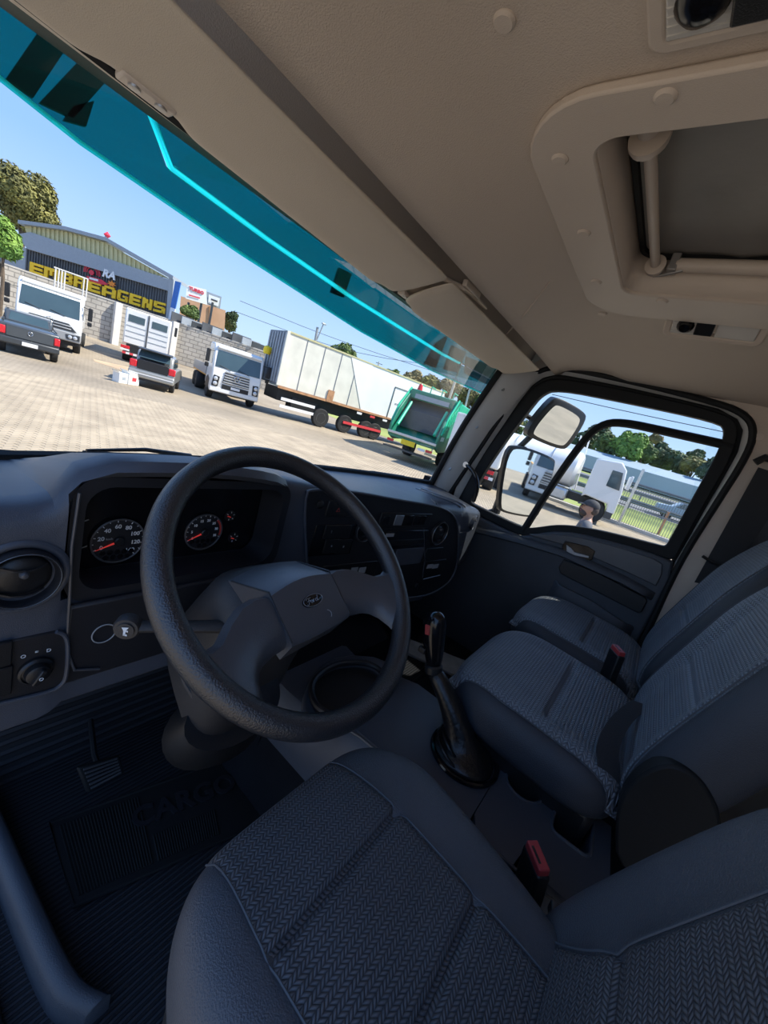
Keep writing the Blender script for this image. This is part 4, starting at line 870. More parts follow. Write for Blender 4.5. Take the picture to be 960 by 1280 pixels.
def pedal(px, X, label):
    pts = [on(x, y, 1, yv) for x, y, yv in px]
    t = thing('pedal', label, 'pedal', sum(pts, Vector()) / 4 - Vector((0, 0, .05)))
    e = (pts[1] - pts[0]).cross(pts[3] - pts[0]).normalized() * .012
    if e.y < 0: e = -e
    pd = MB().prism(pts, e).build('pedal_pad', 'rubber', t, bevel=.004)
    for k in range(6):
        u = (k + .7) / 6.6; a = pts[0].lerp(pts[3], u).lerp(pts[1].lerp(pts[2], u), .1); b_ = pts[0].lerp(pts[3], u).lerp(pts[1].lerp(pts[2], u), .9)
        MB().tube([a - e * .15, b_ - e * .15], .0025, 6).build('pad_rib', 'hub_plastic', pd)
    c = sum(pts, Vector()) / 4; MB().tube([c + e, c + Vector((.0, .06, .0)), c + Vector((.02, .16, .02))], .007, 8).build('pedal_arm', 'black_plastic', t)
pedal(((97, 960, .83), (150, 944, .83), (156, 966, .80), (110, 992, .80)), 0, 'worn ribbed rubber pedal above the footwell floor')
pedal(((255, 915, .86), (300, 905, .86), (305, 925, .83), (262, 940, .83)), 0, 'dark pedal half hidden behind the steering wheel')
# ================================================================== seats
def pad_z(x, y, a, b, h, p=4.5, q=2.6):
    s = abs(x / a) ** p + abs(y / b) ** p
    return h * max(0.0, 1 - s) ** (1 / q) if s < 1 else 0.0
def pad_mesh(a, b, h, M, deform, taper=0.0, nu=48, nv=22, low=.75):
    # soft cushion: local x across, local y along, local z up; rings from the rim up over the top, and a shallower underside
    secs = []
    def outline(r, k, n=nu):
        t = 2 * PI * k / n; c, s = math.cos(t), math.sin(t); e = 2 / 4.5
        return a * r * math.copysign(abs(c) ** e, c), b * r * math.copysign(abs(s) ** e, s)
    rs = [(.02, -1), (.5, -1), (.85, -1), (.97, -.85), (1.0, -.4), (1.0, 0)]
    for r, zz in rs:
        secs.append([M @ deform(Vector((*outline(r, k), h * low * zz))) for k in range(nu)])
    for j in range(1, nv + 1):
        r = math.cos(j / nv * PI / 2); r = r ** .8
        secs.append([M @ deform(Vector((x, y, pad_z(x, y, a, b, h)))) for x, y in [outline(min(.9995, r), k) for k in range(nu)]])
    return MB().loft(secs)
def panel(a, b, h, M, deform, xr, yr, nu, nv, lift=.0035):
    # fabric panel laid on the pad; xr(y) gives its x range, edges dip into the pad along the seam
    def fn(u, v):
        y = lerp(yr[0], yr[1], v); x0, x1 = xr(y); x = lerp(x0, x1, u); z = pad_z(x, y, a, b, h)
        e = min(u, 1 - u) * (x1 - x0); dz = lift * sstep(0, .012, e) - .0018 * (1 - sstep(0, .006, e))
        return M @ deform(Vector((x, y, z + dz)))
    return MB().grid(fn, nu, nv, uv=lambda u, v: (lerp(xr(lerp(*yr, v))[0], xr(lerp(*yr, v))[1], u), lerp(yr[0], yr[1], v)))
def seam_line(a, b, h, M, deform, xs_ys, r, name, m, parent, lift=.0025):
    return MB().tube([M @ deform(Vector((x, y, pad_z(x, y, a, b, h) + lift))) for x, y in xs_ys], r, 6).build(name, m, parent)
def groove(y, y0, w, d): return -d * math.exp(-((y - y0) / w) ** 2)

def seat(label, cx, w, yf, yr_, ztop, recl, bw, bh, by, bz, fabric, dr, group=None):
    t = thing('truck_seat', label, 'seat', (cx, (yf + yr_) / 2, .93))
    a, b, h = w / 2, (yf - yr_) / 2, .075
    Mc = Matrix.Translation((cx, (yf + yr_) / 2, ztop - h)) @ Matrix.Rotation(math.radians(2.5), 4, 'X')
    def dc(v, full=True):
        x, y, z = v
        if z > 0 and not full:
            k = z / h; z += k * (.016 * sstep(.5, .95, abs(x / a)) - .006 * (1 - (x / a) ** 2)); lo, hi = (-.155, .100) if dr else (-a * .88, a * .88)
            z -= k * .016 * sstep(lo + .004, lo + .022, x) * sstep(hi - .004, hi - .022, x)
        elif z > 0:
            k = z / h
            z += k * (.016 * sstep(.5, .95, abs(x / a)) - .006 * (1 - (x / a) ** 2))
            if dr: z += k * (groove(y, .095, .006, .010) + groove(y, -.055, .007, .009)) * sstep(.78, .55, abs(x / a)) 
            else: z += k * (groove(y, -.02, .010, .012) * sstep(.75, .6, abs(x / a)) - .007 * sstep(.0, -.05, y) * sstep(.72, .55, abs(x / a)))
        f = 1 - .10 * sstep(.3, 1.0, y / b)
        if dr and x > 0: f *= 1 - .24 * sstep(.55, -.95, y / b) * sstep(.04, .18, x)
        return Vector((x * f, y, z))
    pad_mesh(a, b, h, Mc, lambda v: dc(v, False)).build('cushion', 'vinyl' if dr else 'vinyl_dark', t, sub=1)
    if dr: xr = lambda y: (-.155, .100)
    else: xr = lambda y: (-a * .88, a * .88)
    yr = (-b * .97, b * (.955 if dr else .965))
    panel(a, b, h, Mc, dc, xr, yr, 40, 130).build('cushion_panel', fabric, t)
    for sx in (0, 1):
        seam_line(a, b, h, Mc, dc, [(xr(0)[sx], lerp(yr[0], yr[1], i / 30)) for i in range(31)], .0013, 'seam', 'thread', t)
    # underside tray
    MB().bx(cx - a * .86, cx + a * .86, yr_ + .04, yf - .06, ztop - .24, ztop - h - .04).build('seat_base', 'black_plastic', t, bevel=.02)
    MB().bx(cx - a * .6, cx + a * .6, yr_ + .10, yf - .10, .925, ztop - .23).build('seat_pedestal', 'black_plastic', t, bevel=.01)
    # backrest
    ab, bb, hb = bw / 2, bh / 2, .062
    rc = math.radians(recl); Mb = frame((cx, by, bz), (-1, 0, 0), (0, -math.sin(rc), math.cos(rc))) @ Matrix.Translation((0, bb, -hb))
    if dr: xrb = lambda y: (-ab * .77 + .09 * sstep(-.30, -.05, y), ab * .60 - .06 * sstep(0, bb, y))
    else: xrb = lambda y: (-ab * .80, ab * .80)
    def db(v, full=True):
        x, y, z = v
        f = 1 - .16 * sstep(.35, 1.0, y / bb) + .02 * math.sin((y / bb) * 2)
        if z > 0:
            k = z / hb; z += k * (.030 * sstep(.5, .92, abs(x / ab)) * sstep(1.0, .2, y / bb) + groove(y, -.06 * 1, .010, .009) * sstep(.7, .5, abs(x / ab)))
            if not dr: z += k * -.006 * sstep(-.05, .0, y) * sstep(.66, .5, abs(x / ab))
            if not full: lo, hi = xrb(y); z -= k * .014 * sstep(lo + .004, lo + .024, x) * sstep(hi - .004, hi - .024, x)
        return Vector((x * f, y, z))
    pad_mesh(ab, bb, hb, Mb, lambda v: db(v, False), low=1.0).build('backrest', 'vinyl' if dr else 'vinyl_dark', t, sub=1)
    if dr: xrb = lambda y: (-ab * .77 + .09 * sstep(-.30, -.05, y), ab * .60 - .06 * sstep(0, bb, y))
    else: xrb = lambda y: (-ab * .80, ab * .80)
    yrb = (-bb * .97, bb * .95)
    panel(ab, bb, hb, Mb, db, xrb, yrb, 40, 130).build('backrest_panel', fabric, t)
    for sx in (0, 1):
        seam_line(ab, bb, hb, Mb, db, [(xrb(lerp(yrb[0], yrb[1], i / 30))[sx], lerp(yrb[0], yrb[1], i / 30)) for i in range(31)], .0015, 'seam', 'thread', t)
    return t
seat('dark vinyl driver seat with coarse woven centre panel behind the steering wheel', -.652, .475, .292, -.20, 1.462, 20, .485, .66, -.062, 1.30, 'weave_driver', True)
seat('middle seat beside the gear lever, window sheen painted into its blue grey woven cover', .105, .535, .272, -.19, 1.475, 16, .53, .66, -.135, 1.40, 'weave_passenger_sheen', False)
seat('outer passenger seat next to the door, window sheen painted into its blue grey woven cover', .685, .50, .295, -.19, 1.468, 16, .50, .68, -.135, 1.40, 'weave_passenger_sheen', False)

# ---- buckles
def buckle(p, label, lean, rz, col='red_plastic', scale=1.0):
    t = thing('seat_belt_buckle', label, 'buckle', p)
    R = Matrix.Rotation(rz, 3, 'Z') @ Matrix.Rotation(lean, 3, 'X'); P = Vector(p); s = scale
    MB().box(P + R @ Vector((0, 0, -.05 * s)), (.032 * s, .014 * s, .10 * s), R).build('buckle_body', 'black_plastic', t, bevel=.004)
    MB().box(P + R @ Vector((0, 0, .003)), (.028 * s, .012 * s, .012 * s), R).build('release_button', col, t, bevel=.0025)
    MB().box(P + R @ Vector((0, .004, .0128)), (.016 * s, .004, .003), R).build('tongue_slot', 'black_plastic', t)
    MB().box(P + R @ Vector((0, .0, -.15)), (.022, .008, .13), R).build('buckle_stalk', 'webbing', t, bevel=.002)
    return t
buckle(on(671, 1075, 0, -.362), 'black seat belt buckle with red button between driver seat and console', -.18, .75, scale=1.75)
buckle(on(772, 815, 0, .37), 'black seat belt buckle with red button between the two passenger seats', -.1, .6, scale=1.7)
bx_ = thing('belt_anchor', 'dark belt anchor bracket beside the driver seat rear corner', 'bracket', on(690, 1165, 2, 1.30))
MB().box(on(706, 1155, 2, 1.32), (.045, .05, .02), (0, .1, .3)).build('anchor_plate', 'hub_plastic', bx_, bevel=.003)
MB().box(on(680, 1180, 2, 1.30), (.05, .07, .03), (.2, .1, .5)).build('anchor_cover', 'black_plastic', bx_, bevel=.006)
lap = thing('lap_belt', 'dark lap belt webbing lying at the rear of the middle seat', 'seat belt', on(780, 920, 2, 1.48))
q = [on(x, y, 2, z) for x, y, z in ((800, 880, 1.50), (775, 900, 1.50), (757, 935, 1.49), (762, 965, 1.46), (752, 1000, 1.40))]
mb = MB(); secs = []
for p in chaikin(q, 2, False): secs.append([p + Vector((-.012, .022, .004)), p + Vector((.012, -.022, .004)), p + Vector((.012, -.022, .001)), p + Vector((-.012, .022, .001))])
mb.loft(secs).build('webbing', 'webbing', lap)
MB().box(on(752, 1003, 2, 1.38), (.03, .05, .008), (.3, .3, .6)).build('steel_tongue', 'steel', lap, bevel=.002)
hc = thing('seat_hinge_cover', 'black curved hinge cover between driver seat and middle seat', 'hinge cover', (-.19, -.26, 1.2))
arc = [on(x, y, 0, -.165) for x, y in ((768, 1010), (790, 975), (828, 954), (860, 962), (885, 985), (905, 1030), (900, 1100), (770, 1100))]
MB().prism(chaikin(arc, 2), (.05, 0, 0)).build('cover_shell', 'rubber', hc, bevel=.006)
# ================================================================== the yard outside
mat('veh_white', (0.78, 0.78, 0.76), 0.3, var=0.04, vscale=1.5, coat=.3)
mat('veh_grey', (0.32, 0.33, 0.34), 0.4, var=0.06, vscale=2)
mat('veh_dark', (0.045, 0.05, 0.055), 0.4, var=0.15, vscale=3)
mat('veh_black', (0.012, 0.012, 0.013), 0.5, var=0.2, vscale=4)
mat('pickup_paint', (0.055, 0.065, 0.075), 0.28, coat=.5, var=0.05)
mat('silver_paint', (0.36, 0.36, 0.34), 0.28, .4, coat=.4, var=0.05)
mat('veh_glass', (0.05, 0.085, 0.10), 0.06, spec=.8, var=.2, vscale=1)
mat('lamp_red', (0.62, 0.02, 0.03), 0.2, var=.1)
mat('lamp_clear', (0.6, 0.62, 0.64), 0.12, .3)
mat('tyre', (0.018, 0.018, 0.018), 0.8, var=.2, bump=.4, bscale=40)
mat('alu', (0.55, 0.55, 0.54), 0.35, .7, var=.1)
mat('orange_wood', (0.75, 0.36, 0.05), 0.6, var=.1)
mat('yellow', (0.85, 0.62, 0.02), 0.5, var=.08)
mat('truck_green', (0.02, 0.50, 0.28), 0.35, var=.15, vscale=2, coat=.2)
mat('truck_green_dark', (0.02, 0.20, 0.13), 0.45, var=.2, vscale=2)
mat('box_white', (0.84, 0.84, 0.80), 0.5, var=.06, vscale=.9, bump=.3, bscale=3)
mat('box_beige', (0.72, 0.70, 0.60), 0.6, var=.14, vscale=1.2)
mat('box_end', (0.15, 0.17, 0.20), 0.5, var=.15)  # panel joints; on the end wall this darkness is painted shade
mat('rust', (0.45, 0.24, 0.12), 0.8, var=.3, vscale=4)
mat('red_mark', (0.65, 0.05, 0.06), 0.5); mat('white_mark', (0.8, 0.8, 0.8), 0.5)
mat('concrete', (0.50, 0.47, 0.42), 0.85, var=.18, vscale=1.5, bump=.5, bscale=8)
mat('white_col', (0.66, 0.63, 0.58), 0.8, var=.1, vscale=2)
mat('fascia', (0.32, 0.36, 0.40), 0.6, var=.08)
mat('cladding', (0.075, 0.082, 0.092), 0.55, var=.15, vscale=1)
mat('gable', (0.56, 0.52, 0.28), 0.6, var=.1)
mat('sign_yellow', (0.98, 0.60, 0.01), 0.5, var=.05)
mat('sign_red', (0.72, 0.03, 0.06), 0.5); mat('sign_white', (0.85, 0.85, 0.85), 0.5); mat('sign_orange', (0.85, 0.25, 0.02), 0.5)
mat('banner_blue', (0.04, 0.16, 0.50), 0.5, var=.1); mat('plaster_orange', (0.62, 0.36, 0.22), 0.85, var=.15, vscale=.6)
mat('asphalt', (0.17, 0.17, 0.175), 0.9, var=.15, vscale=.3); mat('guard_rail', (0.20, 0.21, 0.22), 0.5, .3, var=.15)
mat('pond', (0.36, 0.44, 0.50), 0.4, var=.06, vscale=.2)
mat('bark', (0.13, 0.095, 0.065), 0.9, var=.3)
def leafmat(n, c1, c2):
    m, N, L, b = node_mat(n); g = N.new('ShaderNodeTexNoise'); g.inputs['Scale'].default_value = .9; g.inputs['Detail'].default_value = 6
    tc = N.new('ShaderNodeTexCoord'); L.new(tc.outputs['Object'], g.inputs['Vector']); cr = N.new('ShaderNodeValToRGB'); L.new(g.outputs[0], cr.inputs[0])
    cr.color_ramp.elements[0].position = .35; cr.color_ramp.elements[0].color = (*c1, 1); cr.color_ramp.elements[1].position = .65; cr.color_ramp.elements[1].color = (*c2, 1)
    L.new(cr.outputs[0], b.inputs['Base Color']); b.inputs['Roughness'].default_value = .7
leafmat('leaf_olive', (.10, .10, .03), (.27, .25, .06)); leafmat('leaf_bright', (.10, .22, .03), (.24, .38, .06)); leafmat('leaf_mid', (.06, .11, .025), (.16, .22, .05)); leafmat('leaf_dark', (.03, .06, .022), (.09, .13, .045)); leafmat('leaf_dry', (.20, .17, .07), (.34, .28, .13))
def brick_mat(name, c1, c2, mort, bw, rh, ms, rot, axes, bumpd=.004, off=.5):
    m, N, L, b = node_mat(name); tc = N.new('ShaderNodeTexCoord'); mp = N.new('ShaderNodeMapping'); br = N.new('ShaderNodeTexBrick')
    if axes == 'xz': mp.inputs['Rotation'].default_value = (-PI / 2, 0, 0)
    else: mp.inputs['Rotation'].default_value = (0, 0, rot)
    L.new(tc.outputs['Object'], mp.inputs[0]); L.new(mp.outputs[0], br.inputs['Vector'])
    br.inputs['Color1'].default_value = (*c1, 1); br.inputs['Color2'].default_value = (*c2, 1); br.inputs['Mortar'].default_value = (*mort, 1)
    br.inputs['Scale'].default_value = 1; br.inputs['Brick Width'].default_value = bw; br.inputs['Row Height'].default_value = rh; br.inputs['Mortar Size'].default_value = ms; br.offset = off
    nz = N.new('ShaderNodeTexNoise'); nz.inputs['Scale'].default_value = .35; nz.inputs['Detail'].default_value = 6; L.new(tc.outputs['Object'], nz.inputs['Vector'])
    mr = N.new('ShaderNodeMapRange'); mr.inputs[1].default_value = .3; mr.inputs[2].default_value = .7; mr.inputs[3].default_value = .72; mr.inputs[4].default_value = 1.12; L.new(nz.outputs[0], mr.inputs[0])
    mx = N.new('ShaderNodeMix'); mx.data_type = 'RGBA'; mx.blend_type = 'MULTIPLY'; mx.inputs[0].default_value = 1; L.new(br.outputs[0], mx.inputs[6]); L.new(mr.outputs[0], mx.inputs[7])
    L.new(mx.outputs[2], b.inputs['Base Color']); b.inputs['Roughness'].default_value = .85
    bp = N.new('ShaderNodeBump'); bp.inputs['Distance'].default_value = bumpd; bp.invert = True; L.new(br.outputs['Fac'], bp.inputs['Height']); L.new(bp.outputs[0], b.inputs['Normal'])
    return m
PROT = math.radians(28); PW, PH = .20, .10
brick_mat('paving', (.335, .275, .195), (.39, .32, .23), (.21, .165, .115), PW, PH, .007, -PROT, 'xy')
brick_mat('block_wall', (.47, .43, .365), (.54, .49, .42), (.30, .275, .24), .62, .31, .03, 0, 'xz', .02)
mat('paver_stone', (.38, .31, .22), .85, var=.25, vscale=1.4, bump=.5, bscale=60); mat('paver_stone_b', (.33, .27, .195), .85, var=.22, vscale=1.4, bump=.5, bscale=60)
m_, N, L, b = node_mat('grass'); g = N.new('ShaderNodeTexNoise'); g.inputs['Scale'].default_value = 1.5; g.inputs['Detail'].default_value = 8; cr = N.new('ShaderNodeValToRGB'); L.new(g.outputs[0], cr.inputs[0])
cr.color_ramp.elements[0].color = (.10, .14, .03, 1); cr.color_ramp.elements[1].color = (.34, .38, .10, 1); cr.color_ramp.elements[0].position = .35; cr.color_ramp.elements[1].position = .65; L.new(cr.outputs[0], b.inputs['Base Color']); b.inputs['Roughness'].default_value = .9
mat('dirt', (.50, .36, .23), .9, var=.2, vscale=.8)

def gz(x, y):                                   # height of the yard: level, rising gently towards the far wall and up the verge on the right
    return .047 * max(0, y - 22) * sstep(22, 27, y) + .052 * max(0, x - 26.5)
def gg(px, py):
    z = 0.0
    for _ in range(12):
        p = on(px, py, 2, z)
        if ray(px, py)[2] >= 0 or p.length > 300: return far(px, py, 40)
        z = lerp(z, gz(p.x, p.y), .6)
    return p
gx = [-40, -20, -10, 0, 5, 10, 15, 20, 24.5]; gy = [-40, -20, -10, 0, 5, 10, 15, 20, 22, 23, 24, 25, 26, 27, 30, 35, 40, 48, 60]
mb = MB(); vs = [(x, y, gz(x, y)) for y in gy for x in gx]; w = len(gx); mb.add(vs, [(j * w + i, j * w + i + 1, (j + 1) * w + i + 1, (j + 1) * w + i) for j in range(len(gy) - 1) for i in range(w - 1)])
ground = mb.build('ground_paving', 'paving', smooth=True, ang=80); tag(ground, 'sandy paved yard outside the truck', kind='structure')
# pavers that can be told apart, close to the windscreen
ca, sa = math.cos(PROT), math.sin(PROT); cand = []
for i in range(-10, 150):
    for j in range(-50, 200):
        u = (i + (.5 if j % 2 else 0) + .5) * PW; v = (j + .5) * PH; x, y = u * ca - v * sa, u * sa + v * ca
        d = math.hypot(x - CAM[0], y); az = math.degrees(math.atan2(x - CAM[0], y))
        if 5.8 < d < 16 and 7 < az < 62 and x < 24: cand.append((d, x, y, random.random()))
cand.sort()
def paver_mesh(m):
    h = .012; a, b_, e = PW / 2 - .006, PH / 2 - .006, .006
    vs = [(-a, -b_, 0), (a, -b_, 0), (a, b_, 0), (-a, b_, 0), (-a, -b_, h - .005), (a, -b_, h - .005), (a, b_, h - .005), (-a, b_, h - .005), (-a + e, -b_ + e, h), (a - e, -b_ + e, h), (a - e, b_ - e, h), (-a + e, b_ - e, h)]
    fs = [(0, 1, 5, 4), (1, 2, 6, 5), (2, 3, 7, 6), (3, 0, 4, 7), (4, 5, 9, 8), (5, 6, 10, 9), (6, 7, 11, 10), (7, 4, 8, 11), (8, 9, 10, 11)]
    return vs, fs
pvs, pfs = paver_mesh(0); pm = []
for mm in ('paver_stone', 'paver_stone_b'):
    me = bpy.data.meshes.new('paver'); me.from_pydata(pvs, [], pfs); me.materials.append(MATS[mm]); pm.append(me)
for d, x, y, r in cand[:300]:
    o = bpy.data.objects.new('paver', pm[0 if r < .6 else 1]); C.objects.link(o); o.location = (x, y, .001 + (r - .5) * .003); o.rotation_euler = ((r - .5) * .012, ((r * 7) % 1 - .5) * .012, PROT); o.parent = ground
mb = MB()
for d, x, y, r in cand[300:]: mb.add([(x + a * ca - b_ * sa, y + a * sa + b_ * ca, z + .001 + (r - .5) * .003) for a, b_, z in pvs], pfs)
o = mb.build('paver_field', 'paver_stone', ground); o['kind'] = 'stuff'
# darker concrete apron in front of the parked trucks, dirt in front of the wall
def patch(px, name, m, lab, h=.008):
    pts = [gg(x, y) for x, y in px]; vs = [(p.x, p.y, gz(p.x, p.y) + h) for p in pts]; o = MB().add(vs + [(x, y, z - .05) for x, y, z in vs], [tuple(range(len(vs)))] + [(i, (i + 1) % len(vs), (i + 1) % len(vs) + len(vs), i + len(vs)) for i in range(len(vs))]).build(name, m); tag(o, lab, kind='structure'); return o
patch(((112, 436), (150, 446), (205, 470), (150, 462), (118, 452)), 'ground_dirt', 'dirt', 'bare orange dirt in front of the block wall')

# ---- vehicle kit, in each vehicle's own axes (x right, y forward, z up, origin on the ground)
def rz_of(h): return math.atan2(-h[0], h[1])
def vwheel(t, x, y, r, w, rim='alu', z=None):
    M = Matrix.Translation((x, y, r if z is None else z)) @ Matrix.Rotation(PI / 2 if x > 0 else -PI / 2, 4, 'Y')
    o = MB().lathe([(r * .58, -w / 2), (r * .92, -w / 2), (r, -w * .35), (r, w * .35), (r * .92, w / 2), (r * .58, w / 2)], M, 28).build('wheel', 'tyre', t, world=False)
    MB().lathe([(r * .58, w * .42), (r * .54, w * .50), (r * .50, w * .30), (r * .30, w * .22), (r * .22, w * .46), (r * .12, w * .5), (.001, w * .5)], M, 24).build('rim', rim, o, world=False)
    return o
def lbox(t, name, m, x0, x1, y0, y1, z0, z1, bevel=.0, label=None): return MB().bx(x0, x1, y0, y1, z0, z1).build(name, m, t, world=False, bevel=bevel)
def lprism(t, name, m, prof, x0, x1, bevel=.0):  # side profile (y, z) pulled across x
    return MB().prism([Vector((x0, y, z)) for y, z in prof], (x1 - x0, 0, 0)).build(name, m, t, world=False, bevel=bevel)
def fquad(t, name, m, pts, ext, bevel=0): return MB().prism([Vector(p) for p in pts], ext).build(name, m, t, world=False, bevel=bevel)
def emblem(t, c, r, y_out, m='chrome'):
    s = 1 if y_out > 0 else -1; M = frame(c, (-s, 0, 0), (0, 0, 1))
    e = MB(); e.tube([M @ Vector((r * math.cos(a), r * math.sin(a), 0)) for a in [2 * PI * k / 24 for k in range(24)]], r * .12, 6, closed=True)
    for pl in ([(-.45, .75), (0, .12), (.45, .75)], [(-.85, .3), (-.42, -.75), (0, .0), (.42, -.75), (.85, .3)]): e.tube([M @ Vector((a * r, b_ * r, 0)) for a, b_ in pl], r * .11, 5)
    return e.build('emblem', m, t, world=False)

def cab_truck(label, loc, head, style):
    t = thing('parked_truck', label, 'truck', loc, rz_of(head)); W = 1.22
    if style == 'star':                          # broad white cab, low dark grille with two chrome bars
        prof_ = [(-1.75, .75), (-.05, .55), (0, .75), (.02, 1.35), (-.06, 1.62), (-.35, 2.55), (-.75, 2.82), (-1.75, 2.85)]
    else:                                        # square cab with tall slatted grille
        prof_ = [(-1.75, .65), (-.05, .42), (.02, .60), (.03, 1.30), (-.03, 1.62), (-.22, 2.50), (-.50, 2.72), (-1.75, 2.76)]
    lprism(t, 'cab_body', 'veh_white', prof_, -W, W, .07)
    z0, z1 = (1.66, 2.50) if style == 'star' else (1.62, 2.42)
    def yf(z): return interp([(1.35, .02), (1.62, -.06), (2.55, -.35)] if style == 'star' else [(1.30, .03), (1.62, -.03), (2.50, -.22)], z) + .012
    ws_ = fquad(t, 'windscreen', 'veh_glass', [(-1.10, yf(z0), z0), (1.10, yf(z0), z0), (1.06, yf(z1), z1), (-1.06, yf(z1), z1)], (0, .012, 0), .004)
    for x in (-.55, .35): MB().tube([(x, yf(z0) + .02, z0 - .02), (x + .55, yf(z0 + .1) + .03, z0 + .10)], .012, 6).build('wiper', 'veh_black', ws_, world=False)
    lbox(t, 'chassis', 'veh_black', -.9, .9, -7.5, -.2, .55, .95); lbox(t, 'underside', 'veh_black', -1.0, 1.0, -1.6, -.15, .35, .75)
    if style == 'star':
        fquad(t, 'grille_panel', 'veh_dark', [(-1.05, .03, 1.02), (1.05, .03, 1.02), (.72, .035, 1.36), (-.72, .035, 1.36)], (0, .02, 0), .01)
        for zz in (1.12, 1.25): lbox(t, 'grille_slat', 'alu', -.82, .82, .045, .075, zz - .03, zz + .025, .01)
        MB().tube([(.14 * math.cos(a), .09, 1.30 + .14 * math.sin(a)) for a in [2 * PI * k / 24 for k in range(24)]], .016, 6, closed=True).build('emblem', 'chrome', t, world=False)
        for a in (PI / 2, PI * 7 / 6, PI * 11 / 6): MB().tube([(0, .09, 1.30), (.14 * math.cos(a), .09, 1.30 + .14 * math.sin(a))], .012, 5).build('emblem_spoke', 'chrome', t, world=False)
        lbox(t, 'bumper', 'veh_grey', -1.22, 1.22, -.12, .06, .55, .98, .05)
        for s in (-1, 1):
            h = fquad(t, 'headlamp', 'veh_dark', [(s * 1.18, .065, .66), (s * .66, .065, .66), (s * .62, .065, .86), (s * 1.18, .065, .92)], (0, .012, 0), .01)
            for dx in (.80, 1.0): MB().lathe([(.085, 0), (.085, .02), (.05, .035), (.001, .04)], frame((s * dx, .078, .77), (-1, 0, 0), (0, 0, 1)), 18).build('lamp', 'lamp_clear', h, world=False)
        lbox(t, 'roof_trim', 'veh_white', -1.1, 1.1, -.62, -.36, 2.60, 2.74, .04)
        # ladder frame standing on the load bed
        rk = thing_rack = MB()
        for x in (.05, -.08, -.2, -.32, -1.08, -1.22): rk.tube([(x, -2.0, 2.7), (x, -2.0, 3.75)], .035, 6)
        rk.tube([(.12, -2.0, 3.75), (-1.25, -2.0, 3.75)], .035, 6); rk.build('ladder_rack', 'white_col', t, world=False)
        lbox(t, 'tank_body', 'veh_white', -1.2, 1.2, -7.2, -2.1, 1.0, 2.0, .25)
    else:
        gr = fquad(t, 'grille_panel', 'veh_dark', [(-.66, .035, .92), (.66, .035, .92), (.60, .02, 1.52), (-.60, .02, 1.52)], (0, .02, 0), .02)
        for k in range(5): zz = .98 + k * .125; lbox(t, 'grille_slat', 'alu', -.64 + k * .008, .64 - k * .008, .05, .085, zz - .03, zz + .035, .01)
        emblem(t, (0, .105, 1.27), .15, 1)
        lbox(t, 'bumper', 'veh_white', -1.22, 1.22, -.14, .05, .42, .66, .04); lbox(t, 'lower_grille', 'veh_black', -.66, .66, .03, .06, .64, .86, .01)
        lbox(t, 'licence_plate', 'white_mark', -.22, .22, .06, .075, .70, .82)
        for s in (-1, 1):
            h = fquad(t, 'headlamp', 'veh_black', [(s * 1.16, .04, .68), (s * .86, .045, .68), (s * .82, .04, 1.18), (s * 1.10, .03, 1.22)], (0, .02, 0), .015)
            for zz in (.82, 1.06): MB().lathe([(.10, 0), (.10, .02), (.06, .04), (.001, .05)], frame((s * 1.0, .06, zz), (-1, 0, 0), (0, 0, 1)), 18).build('lamp', 'lamp_clear', h, world=False)
        lbox(t, 'sun_visor', 'veh_white', -1.1, 1.1, -.35, -.12, 2.50, 2.62, .03); lbox(t, 'air_horn', 'veh_dark', -.35, .35, -.8, -.6, 2.76, 2.80)
        # drop-side bed
        for s in (-1, 1): lbox(t, 'side_board', 'veh_grey', s * 1.2 - .03, s * 1.2 + .03, -7.6, -1.9, 1.05, 1.55)
        lbox(t, 'bed_floor', 'orange_wood', -1.2, 1.2, -7.6, -1.9, .98, 1.06); lbox(t, 'front_board', 'veh_grey', -1.2, 1.2, -1.98, -1.90, 1.05, 1.9)
        lbox(t, 'board_cap', 'orange_wood', -1.24, -1.14, -7.6, -1.9, 1.55, 1.62)
        for x in (-1.0, -.5): MB().tube([(x, -1.95, 1.5), (x, -1.95, 2.55)], .03, 6).build('head_rack_post', 'veh_dark', t, world=False)
    for s in (-1, 1):
        sd = fquad(t, 'side_window', 'veh_glass', [(s * 1.222, -.42, 1.70), (s * 1.222, -1.35, 1.70), (s * 1.215, -1.35, 2.42), (s * 1.215, -.58, 2.42)], (s * .012, 0, 0))
        mi = lbox(t, 'mirror', 'veh_black', s * 1.50 - .09, s * 1.50 + .09, -.10, .02, 1.75, 2.35, .03); lbox(mi, 'wide_mirror', 'veh_black', s * 1.50 - .09, s * 1.50 + .09, -.10, .02, 1.50, 1.70, .03); MB().tube([(s * 1.18, -.25, 2.32), (s * 1.48, -.06, 2.28)], .02, 6).build('mirror_arm', 'veh_black', mi, world=False)
        vwheel(t, s * 1.06, -.95, .48, .30); vwheel(t, s * 1.04, -4.9, .48, .50); vwheel(t, s * 1.04, -6.1, .48, .50)
        lprism(t, 'wheel_arch', 'veh_black', [(-1.55, .5), (-1.45, .95), (-.95, 1.10), (-.45, .95), (-.35, .5)], s * 1.225 - .01, s * 1.225 + .01)
        lbox(t, 'step', 'veh_black', s * 1.1 - .1, s * 1.1 + .1, -.4, -.05, .4, .75, .02)
    return t
def cgz(p): return (p.x, p.y, gz(p.x, p.y))
def place(px, py, d): p = far(px, py, d); return (p.x, p.y, gz(p.x, p.y))
cab_truck('white truck with three pointed star grille and ladder frame before the lettered building', place(62, 400, 26.2), (-.30, -.95), 'star')
vw = cab_truck('white drop side truck with slatted grille and round emblem beside the long container', place(297, 470, 22.6), (-.36, -.93), 'slat')
cab_truck('white slatted grille truck parked behind, seen only in the door mirror', (5.2, -17.0, 0), (-.12, .99), 'slat')
